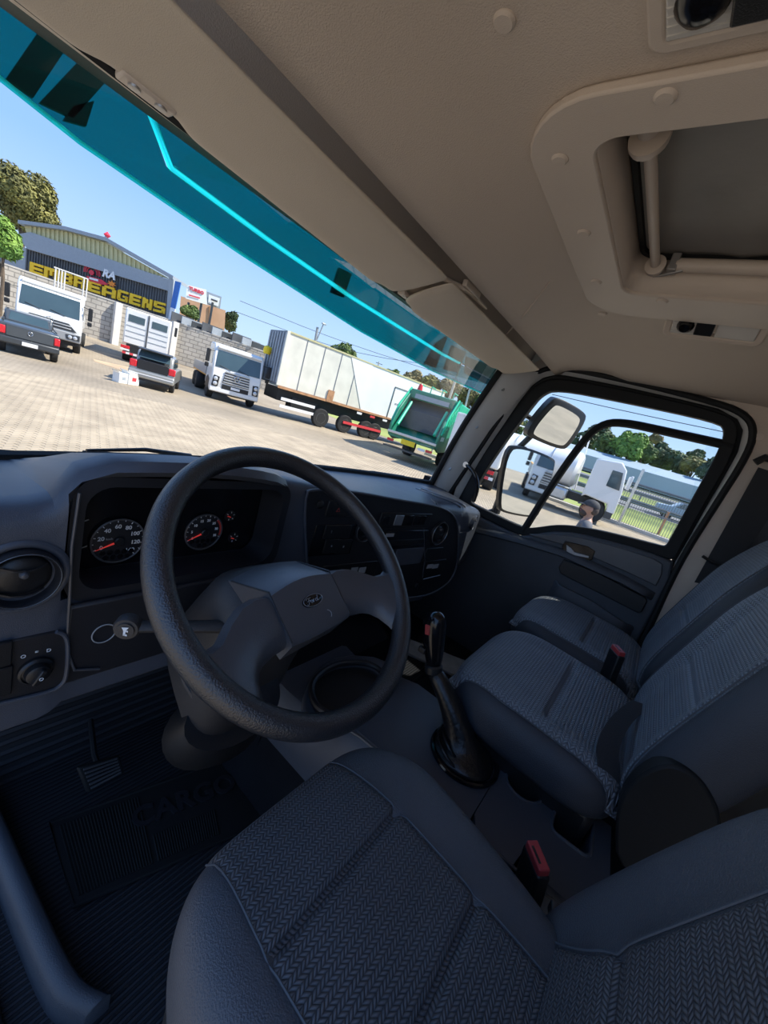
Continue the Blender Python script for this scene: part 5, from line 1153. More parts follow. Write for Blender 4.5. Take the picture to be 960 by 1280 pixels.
b0 = up(334, 437, far(334, 437, 23.4)); bt = thing('yellow_beacon', 'yellow beacon hood on the roof of the slatted grille truck', 'beacon', b0 - Vector((0, 0, .2)))
MB().lathe([(.16, -.22), (.20, -.05), (.18, .12), (.08, .2), (.001, .21)], Matrix.Translation(b0), 14).build('hood', 'yellow', bt); MB().box(b0 + Vector((.3, .1, -.02)), (.42, .3, .32), (0, .3, .3)).build('hood_cover', 'yellow', bt, bevel=.06)

# ---- dark pickup, tail towards us
pk_ = thing('pickup_truck', 'dark grey pickup parked tail first at the left of the yard', 'pickup', place(38, 420, 20.6), rz_of((.18, .98)))
lprism(pk_, 'bed_body', 'pickup_paint', [(0, .55), (-.02, 1.02), (.05, 1.06), (2.2, 1.08), (2.2, .45), (.3, .42)], -.84, .84, .05)
lprism(pk_, 'cabin', 'pickup_paint', [(1.75, 1.05), (1.95, 1.46), (3.0, 1.50), (3.7, 1.05)], -.72, .72, .06); lprism(pk_, 'nose', 'pickup_paint', [(2.1, .42), (2.1, 1.06), (3.7, 1.06), (4.35, .86), (4.4, .45)], -.84, .84, .06)
fquad(pk_, 'rear_window', 'veh_glass', [(-.60, 1.80, 1.13), (.60, 1.80, 1.13), (.55, 1.93, 1.42), (-.55, 1.93, 1.42)], (0, -.012, 0))
tg = lbox(pk_, 'tailgate', 'pickup_paint', -.66, .66, -.045, .0, .62, 1.02, .02); emblem(pk_, (0, -.06, .86), .07, -1)
lbox(pk_, 'bumper', 'veh_dark', -.85, .85, -.14, .05, .36, .60, .05); lbox(pk_, 'licence_plate', 'white_mark', -.22, .22, -.16, -.14, .40, .53)
for s in (-1, 1):
    lbox(pk_, 'tail_lamp', 'lamp_red', s * .76 - .09, s * .76 + .09, -.05, .06, .66, .94, .03); vwheel(pk_, s * .74, .62, .32, .22); vwheel(pk_, s * .74, 3.4, .32, .22); MB().tube([(s * .74, .1, 1.12), (s * .74, 1.85, 1.16), (s * .66, 2.0, 1.46)], .02, 6).build('bed_rail', 'veh_black', pk_, world=False)

# ---- silver hatchback with raised tailgate
sv = thing('hatchback_car', 'silver hatchback with open tailgate and white boxes behind it', 'car', place(192, 455, 19.8), rz_of((.50, .87)))
lprism(sv, 'lower_body', 'silver_paint', [(0, .38), (-.06, .62), (.02, .92), (.6, .98), (2.6, 1.0), (3.6, .92), (3.9, .7), (3.92, .40)], -.83, .83, .06)
lprism(sv, 'roof_cabin', 'silver_paint', [(.38, .95), (.62, 1.44), (1.4, 1.52), (2.1, 1.45), (2.9, .98)], -.68, .68, .07)
lbox(sv, 'boot_opening', 'veh_black', -.56, .56, -.07, .3, .70, 1.08, .02)
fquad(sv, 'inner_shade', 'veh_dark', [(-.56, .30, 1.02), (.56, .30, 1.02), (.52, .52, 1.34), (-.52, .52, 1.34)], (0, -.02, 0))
fquad(sv, 'rear_glass', 'veh_glass', [(-.58, .10, 1.17), (.58, .10, 1.17), (.54, .38, 1.50), (-.54, .38, 1.50)], (0, -.015, .01)); lprism(sv, 'tailgate', 'veh_dark', [(.55, 1.46), (.40, 1.56), (.02, 1.52), (.06, 1.47)], -.62, .62, .02)
lbox(sv, 'bumper', 'silver_paint', -.84, .84, -.13, .10, .36, .66, .06); lbox(sv, 'valance', 'veh_black', -.70, .70, -.08, .1, .26, .38); lbox(sv, 'bumper_strip', 'white_mark', -.80, .80, -.145, -.12, .50, .535)
for s in (-1, 1):
    lbox(sv, 'tail_lamp', 'lamp_red', s * .70 - .13, s * .70 + .13, -.075, .10, .74, 1.02, .04); vwheel(sv, s * .72, .70, .30, .20); vwheel(sv, s * .72, 3.1, .30, .20)
    fquad(sv, 'side_window', 'veh_glass', [(s * .70, .66, 1.04), (s * .70, 2.5, 1.04), (s * .69, 2.05, 1.40), (s * .69, .80, 1.40)], (s * .01, 0, 0))
for k, (px, py, s, lab) in enumerate(((150, 472, .42, 'small white carton on the paving left of the silver hatchback'), (162, 474, .50, 'larger white carton with red print behind the silver hatchback'))):
    p = gg(px, py + 6); t = thing('carton', lab, 'box', p, .4); lbox(t, 'carton_body', 'box_white', -s * .5, s * .5, -s * .4, s * .4, 0, s * .95, .01); lbox(t, 'print_mark', 'red_mark' if k else 'fascia', -s * .2, s * .2, -s * .41, -s * .4, s * .3, s * .6)
    for sx in (-1, 1): fquad(t, 'flap', 'box_white', [(sx * s * .5, -s * .4, s * .95), (sx * s * .5, s * .4, s * .95), (sx * s * .72, s * .4, s * 1.06), (sx * s * .72, -s * .4, s * 1.06)], (0, 0, .01))

# ---- white box van, rear doors towards us
bv = thing('box_van', 'white box body truck with two rear doors parked behind the silver hatchback', 'truck', place(181, 440, 29.0), rz_of((.42, .91)))
lbox(bv, 'box_body', 'veh_white', -1.15, 1.15, 0, 4.5, 1.05, 3.0, .06); lbox(bv, 'chassis', 'veh_black', -.95, .95, -.05, 5.5, .45, 1.05)
for s in (-1, 1):
    dr = lbox(bv, 'rear_door', 'veh_white', *sorted((s * .03, s * 1.10)), -.05, 0, 1.10, 2.94, .02); lbox(dr, 'door_window', 'veh_glass', *sorted((s * .18, s * .98)), -.07, -.05, 2.30, 2.68, .02)
    for zz in (1.45, 1.75, 2.05): lbox(dr, 'door_ridge', 'fascia', *sorted((s * .08, s * 1.05)), -.065, -.05, zz, zz + .04)
    lp = lbox(bv, 'tail_lamp', 'lamp_red', s * .98 - .22, s * .98 + .22, -.12, -.04, .78, .94, .02); lbox(lp, 'clear_lamp', 'white_mark', s * .98 - .22, s * .98 + .22, -.125, -.05, .66, .76); vwheel(bv, s * .92, 1.2, .44, .45)
    lbox(bv, 'side_mirror', 'veh_black', s * 1.45 - .08, s * 1.45 + .08, 4.6, 4.75, 2.3, 2.9, .03)
lbox(bv, 'door_bar', 'veh_dark', -.02, .02, -.085, -.05, 1.10, 2.95)
mk = MB().bx(-1.1, 1.1, -.1, -.06, .48, .60).build('warning_strip', 'white_mark', bv, world=False)
for k in range(6): lbox(mk, 'red_stripe', 'red_mark', -1.1 + k * .37, -.92 + k * .37, -.11, -.095, .48, .60)

# ---- long container truck across the yard
A0 = far(362, 414, 22.0); B0_ = far(556, 492, 28.5); ztop = (A0.z + B0_.z) / 2; A0.z = B0_.z = 0
cdir = (B0_ - A0).normalized(); cn = Vector((cdir.y, -cdir.x, 0));
if cn.dot(Vector((-1, -1, 0))) < 0: cn = -cn
Lc = (B0_ - A0).length; zf = (on(346, 481, 2, 1.6).z); 
ct = thing('container_truck', 'long pale container truck parked across the yard behind the green truck', 'truck', A0, math.atan2(cdir.y, cdir.x))
# own axes: x along the container, y away from us
def zc(px, py): r = ray(px, py); n = np.array(cn); t = ((np.array(A0) - CAM) @ n) / (r @ n); return CAM[2] + r[2] * t
z0 = zc(346, 481); zt = zc(362, 414)
Wd = 2.5
xb = Lc * .46
bod = MB().bx(0, xb, 0, Wd, z0, zt).build('container_body', 'box_beige', ct, world=False, bevel=.02)
for k in range(1, 5): MB().bx(k * xb / 5 - .015, k * xb / 5 + .015, -.02, 0, z0, zt).build('panel_joint', 'box_end', bod, world=False)
MB().bx(xb - .02, Lc, -.01, Wd, z0, zt).build('front_body', 'box_white', ct, world=False)
fquad(ct, 'repaint_panel', 'box_white', [(xb * .70, -.012, zt), (xb, -.012, zt), (xb, -.012, z0), (xb * .99, -.012, z0)], (0, -.012, 0))
ed = MB().bx(-.03, 0, 0, Wd, z0, zt).build('end_wall', 'box_end', ct, world=False)  # end turned from the sun, its shade put into the dark colour
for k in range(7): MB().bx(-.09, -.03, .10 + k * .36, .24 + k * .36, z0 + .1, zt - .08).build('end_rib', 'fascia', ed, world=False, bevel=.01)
for xx in (.0, .0): pass
MB().bx(-.1, .06, -.05, .05, z0, zt).build('corner_post', 'box_beige', ct, world=False, bevel=.01)
MB().bx(0, Lc, -.05, 0, z0 - .12, z0).build('lower_rail', 'rust', ct, world=False); MB().bx(0, Lc, -.04, 0, zt - .06, zt + .02).build('top_rail', 'gable', ct, world=False)
MB().bx(.2, Lc, .3, Wd - .3, z0 - .75, z0 - .12).build('chassis_beam', 'veh_black', ct, world=False)
def cx_(px, py): p = onp(px, py, A0, cn); return (p - A0).dot(cdir)
dx0, dx1 = cx_(485, 515), cx_(505, 520); dz0, dz1 = zc(478, 522), zc(490, 482)
dd_ = MB().tube([(dx0, -.03, dz0), (dx0, -.03, dz1), (dx1, -.03, dz1), (dx1, -.03, dz0)], .025, 5, closed=True).build('side_door_frame', 'veh_dark', ct, world=False)
for k in range(3): MB().bx(lerp(dx0, dx1, .25) + k * .18, lerp(dx0, dx1, .25) + .12 + k * .18, -.03, -.015, lerp(dz0, dz1, .5), lerp(dz0, dz1, .54)).build('door_print', 'fascia', dd_, world=False)
def cwheel(px, r): x = cx_(px, 520); return vwheel_side(x, r)
def vwheel_side(x, r):
    M = Matrix.Translation((x, .15, r)) @ Matrix.Rotation(PI / 2, 4, 'X'); o = MB().lathe([(r * .58, -.15), (r * .92, -.15), (r, -.1), (r, .1), (r * .92, .15), (r * .58, .15)], M, 28).build('wheel', 'tyre', ct, world=False)
    MB().lathe([(r * .60, .13), (r * .56, .152), (r * .46, .08), (r * .25, .06), (r * .2, .14), (.001, .15)], M, 24).build('rim', 'alu', o, world=False)
for px in (402, 434, 462, 474): cwheel(px, .52)
for k in range(2): MB().bx(cx_(352, 495), cx_(392, 515), -.02, .02, .55 + k * .38, .70 + k * .38).build('side_guard', 'white_mark', ct, world=False)
for k in range(9): MB().bx(xb * .95 + k * 1.0, xb * .95 + k * 1.0 + .35, -.07, -.045, z0 - .30, z0 - .18).build('reflector', 'red_mark' if k % 2 else 'white_mark', ct, world=False)
MB().bx(cx_(425, 540), cx_(470, 556), -.06, -.02, .55, .70).build('rear_guard', 'red_mark', ct, world=False)
MB().bx(1.0, 2.6, .2, .9, .6, 1.2).build('tool_box', 'veh_black', ct, world=False, bevel=.03); MB().bx(cx_(408, 497), cx_(414, 497) + .1, -.07, -.02, z0 - .1, z0 + .55).build('wood_block', 'rust', ct, world=False)

# ---- green refuse truck, hopper towards us
gt = thing('refuse_truck', 'green refuse truck with open rear hopper near the windscreen pillar', 'truck', place(524, 541, 19.8), rz_of((.96, .27)))
for s in (-1, 1):
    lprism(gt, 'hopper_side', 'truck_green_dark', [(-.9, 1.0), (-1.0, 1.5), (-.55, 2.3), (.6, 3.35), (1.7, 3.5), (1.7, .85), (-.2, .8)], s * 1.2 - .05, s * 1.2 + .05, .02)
    for k in range(6): y = -.55 + k * .34; MB().prism([(s * 1.26, y, 1.75 + k * .17), (s * 1.26, y + .22, 1.80 + k * .17), (s * 1.26, y + .22, 2.42 + k * .19), (s * 1.26, y, 2.24 + k * .19)], (s * .05, 0, 0)).build('side_rib', 'truck_green', gt, world=False)
    MB().tube([(s * 1.28, -.8, 1.65), (s * 1.28, -.40, 2.5), (s * 1.28, .7, 3.45)], .05, 8).build('edge_tube', 'truck_green', gt, world=False)
    MB().tube([(s * .95, -.75, 1.55), (s * .95, .3, 2.75)], .08, 10).build('hydraulic_ram', 'truck_green', gt, world=False)
    vwheel(gt, s * 1.0, 2.4, .5, .5); lbox(gt, 'tail_lamp', 'lamp_red', s * 1.0 - .16, s * 1.0 + .16, -1.0, -.95, .72, .84)
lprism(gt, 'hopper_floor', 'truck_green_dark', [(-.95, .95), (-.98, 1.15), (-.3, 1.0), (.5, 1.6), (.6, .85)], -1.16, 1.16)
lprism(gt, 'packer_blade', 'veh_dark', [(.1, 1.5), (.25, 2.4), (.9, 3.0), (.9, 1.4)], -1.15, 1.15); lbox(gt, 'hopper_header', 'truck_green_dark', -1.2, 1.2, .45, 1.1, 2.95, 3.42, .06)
hd = lbox(gt, 'header_plate', 'fascia', -.9, .9, .42, .45, 3.0, 3.22)
lbox(gt, 'body', 'truck_green', -1.22, 1.22, 1.6, 5.0, 1.0, 3.45, .08); lbox(gt, 'sill_bar', 'alu', -1.25, 1.25, -1.06, -.96, 1.10, 1.22, .02); lbox(gt, 'rear_step', 'veh_dark', -1.2, 1.2, -1.25, -.8, .45, .52); lbox(gt, 'yellow_plate', 'yellow', -.45, .25, -1.0, -.97, .74, .98); lbox(gt, 'side_plate', 'fascia', .5, 1.0, -1.0, -.97, 1.0, 1.02)
lbox(gt, 'number_plate', 'white_mark', .45, .80, -1.0, -.97, .70, .82); lbox(gt, 'print_plate', 'white_mark', 1.26, 1.275, -.55, .10, 1.38, 1.58)
for x in (-.9, -.3, .3, .9): MB().tube([(x, .8, 3.42), (x, .8, 3.75), (x, 1.6, 3.75)], .03, 6).build('roof_rail', 'truck_green', gt, world=False)
MB().lathe([(.14, 0), (.10, .25), (.05, .32), (.001, .33)], Matrix.Translation((-.85, .7, 3.42)), 12).build('red_beacon', 'lamp_red', gt, world=False)

# ---- white box truck behind the pillar
wb = thing('box_truck', 'plain white box truck partly hidden by the windscreen pillar', 'truck', place(594, 560, 17.5), rz_of((.95, .31)))
lbox(wb, 'box_body', 'box_white', -1.2, 1.2, 0, 2.6, 1.0, 2.85, .04); lbox(wb, 'chassis', 'veh_black', -1.0, 1.0, 0, 3.7, .5, 1.0); lprism(wb, 'cab', 'veh_white', [(2.7, .6), (2.7, 2.5), (3.4, 2.5), (3.85, 1.6), (3.9, .6)], -1.1, 1.1, .08)
for s in (-1, 1): vwheel(wb, s * 1.0, .9, .45, .45); vwheel(wb, s * 1.0, 3.2, .45, .28); lbox(wb, 'tail_lamp', 'lamp_red', s * .9 - .2, s * .9 + .2, -.06, 0, .74, .9, .02); lbox(wb, 'rear_door', 'box_white', *sorted((s * .02, s * 1.15)), -.04, 0, 1.05, 2.8, .01)
ws2 = lbox(wb, 'warning_strip', 'white_mark', -1.15, 1.15, -.07, 0, .5, .62)
for k in range(5): lbox(ws2, 'red_stripe', 'red_mark', -1.1 + k * .46, -.88 + k * .46, -.08, -.07, .5, .62)
# ================================================================== building, wall, signs, trees, road
WD = 39.0
# ---- block wall along the back of the yard
wp = [far(-60, 310, WD), far(30, 345, WD), far(108, 367, WD), far(224, 404, WD), far(345, 440, WD)]
wall = thing('yard_wall', 'weathered concrete block wall along the back of the yard', 'wall', (wp[1].x, wp[1].y, 0))
zt_w = sum(p.z for p in wp[2:4]) / 2
for a, b_ in zip(wp, wp[1:]):
    h = Vector((b_.x - a.x, b_.y - a.y, 0)); Lw = h.length; Mw = Matrix.Translation((a.x, a.y, 0)) @ Matrix.Rotation(math.atan2(h.y, h.x), 4, 'Z')
    o = MB().bx(0, Lw, 0, .25, .2, zt_w).build('wall_run', 'block_wall', wall, world=False); o.matrix_parent_inverse = WM[wall.name].inverted(); o.matrix_basis = Mw
    o = MB().bx(0, Lw, -.03, .28, zt_w, zt_w + .10).build('wall_cap', 'concrete', wall, world=False); o.matrix_parent_inverse = WM[wall.name].inverted(); o.matrix_basis = Mw
for px in (146, 220):
    p = far(px, 400, WD - .3); MB().bx(p.x - .22, p.x + .22, p.y - .2, p.y + .2, .2, zt_w + .05).build('wall_column', 'white_col', wall)
for k in range(9):
    p = far(228 + k * 13, 405, WD + .2); MB().bx(p.x - .9, p.x + .9, p.y, p.y + .1, zt_w + .1, zt_w + .75 - .1 * (k % 3)).build('wall_panel', ('cladding', 'fascia', 'veh_dark')[k % 3], wall)

# ---- clutch workshop
FA, FB = far(32, 337, 47.0), far(213, 396, 40.5); fdir = Vector((FB.x - FA.x, FB.y - FA.y, 0)).normalized(); fn = Vector((fdir.y, -fdir.x, 0))
if fn.dot(Vector((0, -1, 0))) < 0: fn = -fn
def fp(px, py, d=0.0): return onp(px, py, Vector((FA.x, FA.y, 0)) + fn * d, fn)
bld = thing('workshop_building', 'grey workshop with yellow lettered sign and low gable roof', 'building', (FA.x, FA.y, 0))
q = [fp(x, y) for x, y in ((33, 309), (211, 362), (207, 397), (31, 343))]
sgn = MB().prism(q, -fn * .1).build('sign_cladding', 'cladding', bld)
for k in range(54):
    t = (k + .5) / 54; a = q[0].lerp(q[1], t); b_ = q[3].lerp(q[2], t); e = fdir * .05
    MB().prism([a - e, a + e, b_ + e, b_ - e], fn * .06).build('cladding_rib', 'cladding', sgn)
MB().prism([fp(x, y) for x, y in ((-15, 300), (33, 310), (31, 380), (-15, 380))], -fn * 8).build('side_wall', 'fascia', bld)
MB().prism([fp(x, y) for x, y in ((31, 345), (209, 400), (205, 470), (28, 420))], -fn * 6).build('lower_wall', 'concrete', bld)
MB().prism([fp(x, y, .3) for x, y in ((20, 293), (38, 290), (213, 350), (212, 364), (34, 311))], -fn * .5).build('fascia_band', 'fascia', bld)
gq = [fp(x, y, .1) for x, y in ((33, 291), (30, 281), (80, 288), (132, 303), (213, 349))]
MB().prism(gq, -fn * .2).build('gable_sheet', 'gable', bld)
for k in range(30):
    t = (k + .5) / 30; px = lerp(36, 205, t); yt = interp([(30, 282), (80, 289), (132, 304), (213, 350)], px); yb = interp([(33, 291), (213, 350)], px)
    if yb - yt > 1: a, b_ = fp(px, yt, .12), fp(px, yb, .12); MB().prism([a - fdir * .08, a + fdir * .08, b_ + fdir * .08, b_ - fdir * .08], fn * .06).build('gable_rib', 'yellow' if False else 'gable', bld)
rt = [fp(x, y, .5) for x, y in ((22, 279), (80, 287), (132, 301), (216, 349))]
for a, b_ in zip(rt, rt[1:]): MB().prism([a, b_, b_ - fn * 2.5, a - fn * 2.5], (0, 0, .25)).build('roof_sheet', 'fascia', bld)
MB().prism([fp(x, y, .4) for x, y in ((211, 347), (217, 349), (213, 402), (207, 400))], -fn * .4).build('corner_post', 'fascia', bld)
bb_ = MB().prism([fp(x, y, .5) for x, y in ((219, 351), (226, 353), (219, 386), (213, 384))], -fn * .1).build('blue_banner', 'banner_blue', bld); MB().prism([fp(x, y, .5) for x, y in ((213, 384), (219, 386), (216, 402), (210, 400))], -fn * .1).build('banner_foot', 'sign_white', bld)
MB().tube([fp(132, 302), fp(134, 292)], .12, 6).build('roof_mast', 'fascia', bld); MB().lathe([(.01, -.25), (.25, 0), (.01, .25)], Matrix.Translation(fp(134, 294)), 10).build('roof_lamp', 'sign_red', bld)
GL = {'E': [(0, 0, .3, 1), (.3, .76, 1, 1), (.3, .38, .92, .62), (.3, 0, 1, .24)], 'M': [(0, 0, .26, 1), (.74, 0, 1, 1), (.26, .72, .74, 1), (.40, .3, .60, .72)], 'B': [(0, 0, .3, 1), (.3, .78, .95, 1), (.3, .40, .95, .60), (.3, 0, .95, .22), (.72, .60, 1, .90), (.72, .10, 1, .44)],
      'R': [(0, 0, .3, 1), (.3, .78, .95, 1), (.3, .38, .95, .58), (.72, .5, 1, .92), (.66, 0, .98, .40)], 'A': [(0, 0, .28, .82), (.72, 0, 1, .82), (.14, .78, .86, 1), (.28, .28, .72, .50)], 'G': [(0, .08, .28, .92), (.1, .78, 1, 1), (.1, 0, .9, .22), (.74, 0, 1, .5), (.5, .38, 1, .55)],
      'N': [(0, 0, .28, 1), (.72, 0, 1, 1), (.28, .5, .55, .92), (.45, .12, .72, .55)], 'S': [(0, .48, .28, 1), (.1, .78, 1, 1), (.1, .40, .9, .60), (.72, 0, 1, .52), (0, 0, .9, .22)]}
spans = [('E', 38, 55), ('M', 56, 73), ('B', 76, 91), ('R', 93, 107), ('E', 110, 126), ('A', 128, 145), ('G', 147, 160), ('E', 162, 176), ('N', 178, 190), ('S', 192, 206)]
for ch, a, b_ in spans:
    def bl(px): return interp([(33, 339), (204, 392.7)], px)
    def hgt(px): return 13.5
    P0, P1 = fp(a, bl(a), .1), fp(b_, bl(b_), .1); U = P1 - P0; T0 = fp(a + hgt(a) * .22, bl(a) - hgt(a) + .9, .1); V = Vector((0, 0, (T0 - P0).z))
    mb = MB()
    for x0, y0, x1, y1 in GL[ch]: mb.prism([P0 + U * x + V * y for x, y in ((x0, y0), (x1, y0), (x1, y1), (x0, y1))], fn * .12)
    mb.build('letter', 'sign_yellow', sgn)
ctr = fp(115, 341, .2); Rr = (fp(125, 344, .2) - ctr).length
lg = MB().lathe([(.01, 0), (Rr * .30, .0), (Rr * .30, .08), (.01, .08)], frame(ctr, fdir, (0, 0, 1)), 24).build('logo_disc', 'sign_red', sgn)
for f in (.62, .82, 1.0): MB().tube([ctr + (fdir * math.cos(a) + Vector((0, 0, 1)) * math.sin(a)) * Rr * f for a in [math.radians(-10 + 10 * k) for k in range(21)]], Rr * .05, 6).build('logo_ring', 'sign_red', sgn)
MB().prism([fp(x, y, .22) for x, y in ((108, 345), (118, 347), (128, 350), (136, 356), (128, 356), (112, 351))], fn * .06).build('logo_swoosh', 'sign_red', sgn)
MB().prism([fp(x, y, .3) for x, y in ((112, 346.5), (123, 349.5), (123, 352), (112, 349))], fn * .04).build('logo_caption', 'sign_white', sgn)
text_obj('RA', 'letter', 'sign_white', sgn, frame(fp(136, 343.5, .25), fdir, (0, 0, 1)), (fp(143, 350) - fp(130, 346)).length * .95, .05, .2, bold=.03)
sp_ = fp(140, 355, .3); rs_ = Rr * .40
MB().prism([sp_ + (fdir * math.cos(a) * 1.5 + Vector((0, 0, 1)) * math.sin(a)) * rs_ * (1 if k % 2 == 0 else .5) for k, a in enumerate([PI / 2 + 2 * PI * i / 14 for i in range(14)])], fn * .06).build('logo_star', 'sign_orange', sgn)

# ---- billboards and the plastered building beyond the wall
bb = thing('billboard', 'white billboard with red lettering above the orange building', 'billboard', far(245, 395, 62))
f2 = lambda px, py: far(px, py, 62)
pq = [f2(x, y) for x, y in ((234, 356), (258, 362), (259, 381), (232, 373))]; vd = Vector((ray(245, 370)[0], ray(245, 370)[1], 0)).normalized()
MB().prism(pq, vd * .2).build('panel', 'sign_white', bb)
u_ = (pq[1] - pq[0]); tm = (pq[0] + pq[1] + pq[2] + pq[3]) / 4 - vd * .05 + Vector((0, 0, .42)) - u_ * .04
text_obj('TURBO', 'lettering', 'sign_red', bb, frame(tm, Vector((u_.x, u_.y, 0)), (0, 0, 1)), Vector((u_.x, u_.y, 0)).length * .24, .03, bold=.02)
MB().prism([f2(x, y) - vd * .1 for x, y in ((236, 368), (250, 372), (250, 373.5), (236, 369.5))], vd * .03).build('caption', 'sign_red', bb)
b2 = thing('billboard', 'smaller white board in a grey frame beside the red lettered billboard', 'billboard', far(268, 395, 63))
fr = MB().prism([far(x, y, 63) for x, y in ((258, 364), (277, 371), (275, 386), (259, 380))], vd * .2).build('frame', 'fascia', b2); MB().prism([far(x, y, 62.8) for x, y in ((261, 368), (275, 373), (273, 383), (260, 379))], vd * .1).build('panel', 'sign_white', b2)
MB().prism([far(x, y, 62.6) for x, y in ((264, 373), (272, 376), (271.5, 378), (263.5, 375))], vd * .05).build('print', 'veh_dark', b2)
for px in (236, 252, 266): MB().tube([far(px, 378, 62.5), Vector((far(px, 378, 62.5).x, far(px, 378, 62.5).y, 0))], .15, 6).build('support_post', 'veh_dark', bb)
ob = thing('plastered_building', 'orange plastered building under the billboards', 'building', far(260, 410, 66)); oq = [far(x, y, 66) for x, y in ((226, 370), (282, 388), (279, 440), (222, 425))]
MB().prism(oq, vd * 8).build('wall', 'plaster_orange', ob); MB().prism([far(x, y, 65.8) for x, y in ((262, 382), (264, 383), (262, 412), (260, 411))], vd * .1).build('downpipe', 'rust', ob)
for k, (px, d, w_, h_, mm, lab) in enumerate(((297, 96, 5, 5.6, 'concrete', 'grey far house just right of the dark green tree'), (309, 128, 6, 6.8, 'rust', 'brown far house on the hillside behind the slatted grille truck'), (321, 100, 5, 4.6, 'white_col', 'pale far house left of the yellow beacon'), (333, 132, 6, 6.0, 'fascia', 'bluish far house behind the yellow beacon'))):
    p = far(px, 425, d); t = thing('far_house', lab, 'house', (p.x, p.y, 0)); MB().bx(p.x - w_ / 2, p.x + w_ / 2, p.y - 3, p.y + 3, 0, h_).build('walls', mm, t)
    MB().prism([(p.x - w_ / 2 - .4, p.y - 3.3, h_), (p.x + w_ / 2 + .4, p.y - 3.3, h_), (p.x, p.y - 3.3, h_ + 1.4)], (0, 6.6, 0)).build('roof', 'rust' if k % 2 else 'concrete', t)
    for q_ in (-.25, .25): MB().bx(p.x + w_ * q_ - .5, p.x + w_ * q_ + .5, p.y - 3.05, p.y - 3.0, h_ - 1.8, h_ - .8).build('window', 'veh_glass', t)

# ---- trees
def tree(name, label, base, ctr, rx, rz, m, nleaf, lsize, seed, group=None, ry=None, trunk=.25, lumps=9):
    rnd = random.Random(seed); t = thing(name, label, 'tree', base, group=group)
    cs = []
    for k in range(lumps):
        while True:
            v = Vector((rnd.uniform(-1, 1), rnd.uniform(-1, 1), rnd.uniform(-1, 1)))
            if v.length < 1: break
        cs.append((ctr + Vector((v.x * rx * .62, v.y * (ry or rx) * .62, v.z * rz * .62)), rnd.uniform(.38, .55)))
    vs, fs = [], []
    for k in range(nleaf):
        c, s = cs[k % lumps]; d = Vector((rnd.gauss(0, 1), rnd.gauss(0, 1), rnd.gauss(0, 1))).normalized(); rr_ = rnd.uniform(.72, 1.0)
        p = c + Vector((d.x * rx * s, d.y * (ry or rx) * s, d.z * rz * s)) * rr_
        n = (d + Vector((rnd.uniform(-.7, .7), rnd.uniform(-.7, .7), rnd.uniform(-.3, .9)))).normalized(); u = n.orthogonal().normalized(); u = Matrix.Rotation(rnd.uniform(0, 6.28), 3, n) @ u; v = n.cross(u); l = lsize * rnd.uniform(.7, 1.3); i = len(vs)
        vs += [p - u * l, p + v * l * .45 + n * l * .12, p + u * l, p - v * l * .45 + n * l * .12]; fs.append((i, i + 1, i + 2, i + 3))
    mb = MB(); mb.add(vs, fs); mb.uv = [(0, 0)] * len(vs); mb.build('foliage', m, t, smooth=False)
    B = Vector(base); tr_ = MB(); tr_.tube([B, B.lerp(ctr, .5) + Vector((.1, 0, 0)), ctr], [trunk, trunk * .7, trunk * .3], 8)
    for c, s in cs[:5]: tr_.tube([B.lerp(ctr, .55), B.lerp(ctr, .75).lerp(c, .5), c], [trunk * .4, trunk * .25, trunk * .1], 6)
    tr_.build('trunk', 'bark', t); return t
def ptree(name, label, px, py, pr, d, m, n, ls, seed, asp=1.0, **k):
    c = far(px, py, d); e = far(px + pr, py + pr * .3, d); r = (Vector((e.x, e.y, 0)) - Vector((c.x, c.y, 0))).length
    return tree(name, label, (c.x, c.y, gz(c.x, c.y) if d < 60 else 0), c, r, r * asp, m, n, ls, seed, **k)
ptree('broad_tree', 'large olive green tree above the left end of the workshop', 30, 247, 52, 58, 'leaf_olive', 18000, .20, 1, 1.0, lumps=26)
ptree('feathery_tree', 'bright green feathery tree at the left edge of the windscreen', 3, 300, 33, 33, 'leaf_bright', 6000, .17, 2, 1.1, trunk=.12)
ptree('bush', 'round green bush beside the billboard posts', 236, 388, 13, 55, 'leaf_mid', 2500, .2, 3, .8)
ptree('small_tree', 'dark green tree right of the orange building', 289, 402, 11, 70, 'leaf_dark', 1500, .35, 4, 1.2)
ptree('small_tree', 'grey green tree top showing above the long container', 430, 446, 20, 75, 'leaf_mid', 1500, .4, 5, .9)
for k, (px, py, pr, m) in enumerate(((462, 462, 12, 'leaf_dark'), (490, 470, 12, 'leaf_mid'), (515, 474, 16, 'leaf_dry'), (540, 478, 16, 'leaf_olive'), (562, 486, 16, 'leaf_dry'), (585, 496, 18, 'leaf_olive'), (610, 505, 18, 'leaf_mid'))):
    ptree('hill_tree', ('dark tree leftmost of the row above the container roof', 'second tree from the left in the row above the container roof', 'dry yellowish tree in the row above the container door', 'olive tree in the row left of the green truck rails', 'dry tree directly above the green refuse truck', 'olive tree above the refuse truck beside the pillar', 'green tree by the windscreen pillar above the white box truck')[k], px, py, pr, 80 - k, m, 1500, .45, 20 + k, .8, group='trees on the far hillside')
hl_ = thing('lamp_post', 'tilted street lamp rising behind the container', 'lamp post', far(397, 440, 45) * 1); MB().tube([Vector((far(394, 450, 45).x, far(394, 450, 45).y, 0)), far(397, 409, 45)], .13, 8).build('pole', 'veh_grey', hl_); MB().tube([far(396, 425, 45), far(404, 406, 45)], .06, 8).build('arm', 'veh_grey', hl_); MB().box(far(405, 405, 45), (.5, .25, .15)).build('lamp_head', 'alu', hl_, bevel=.03)
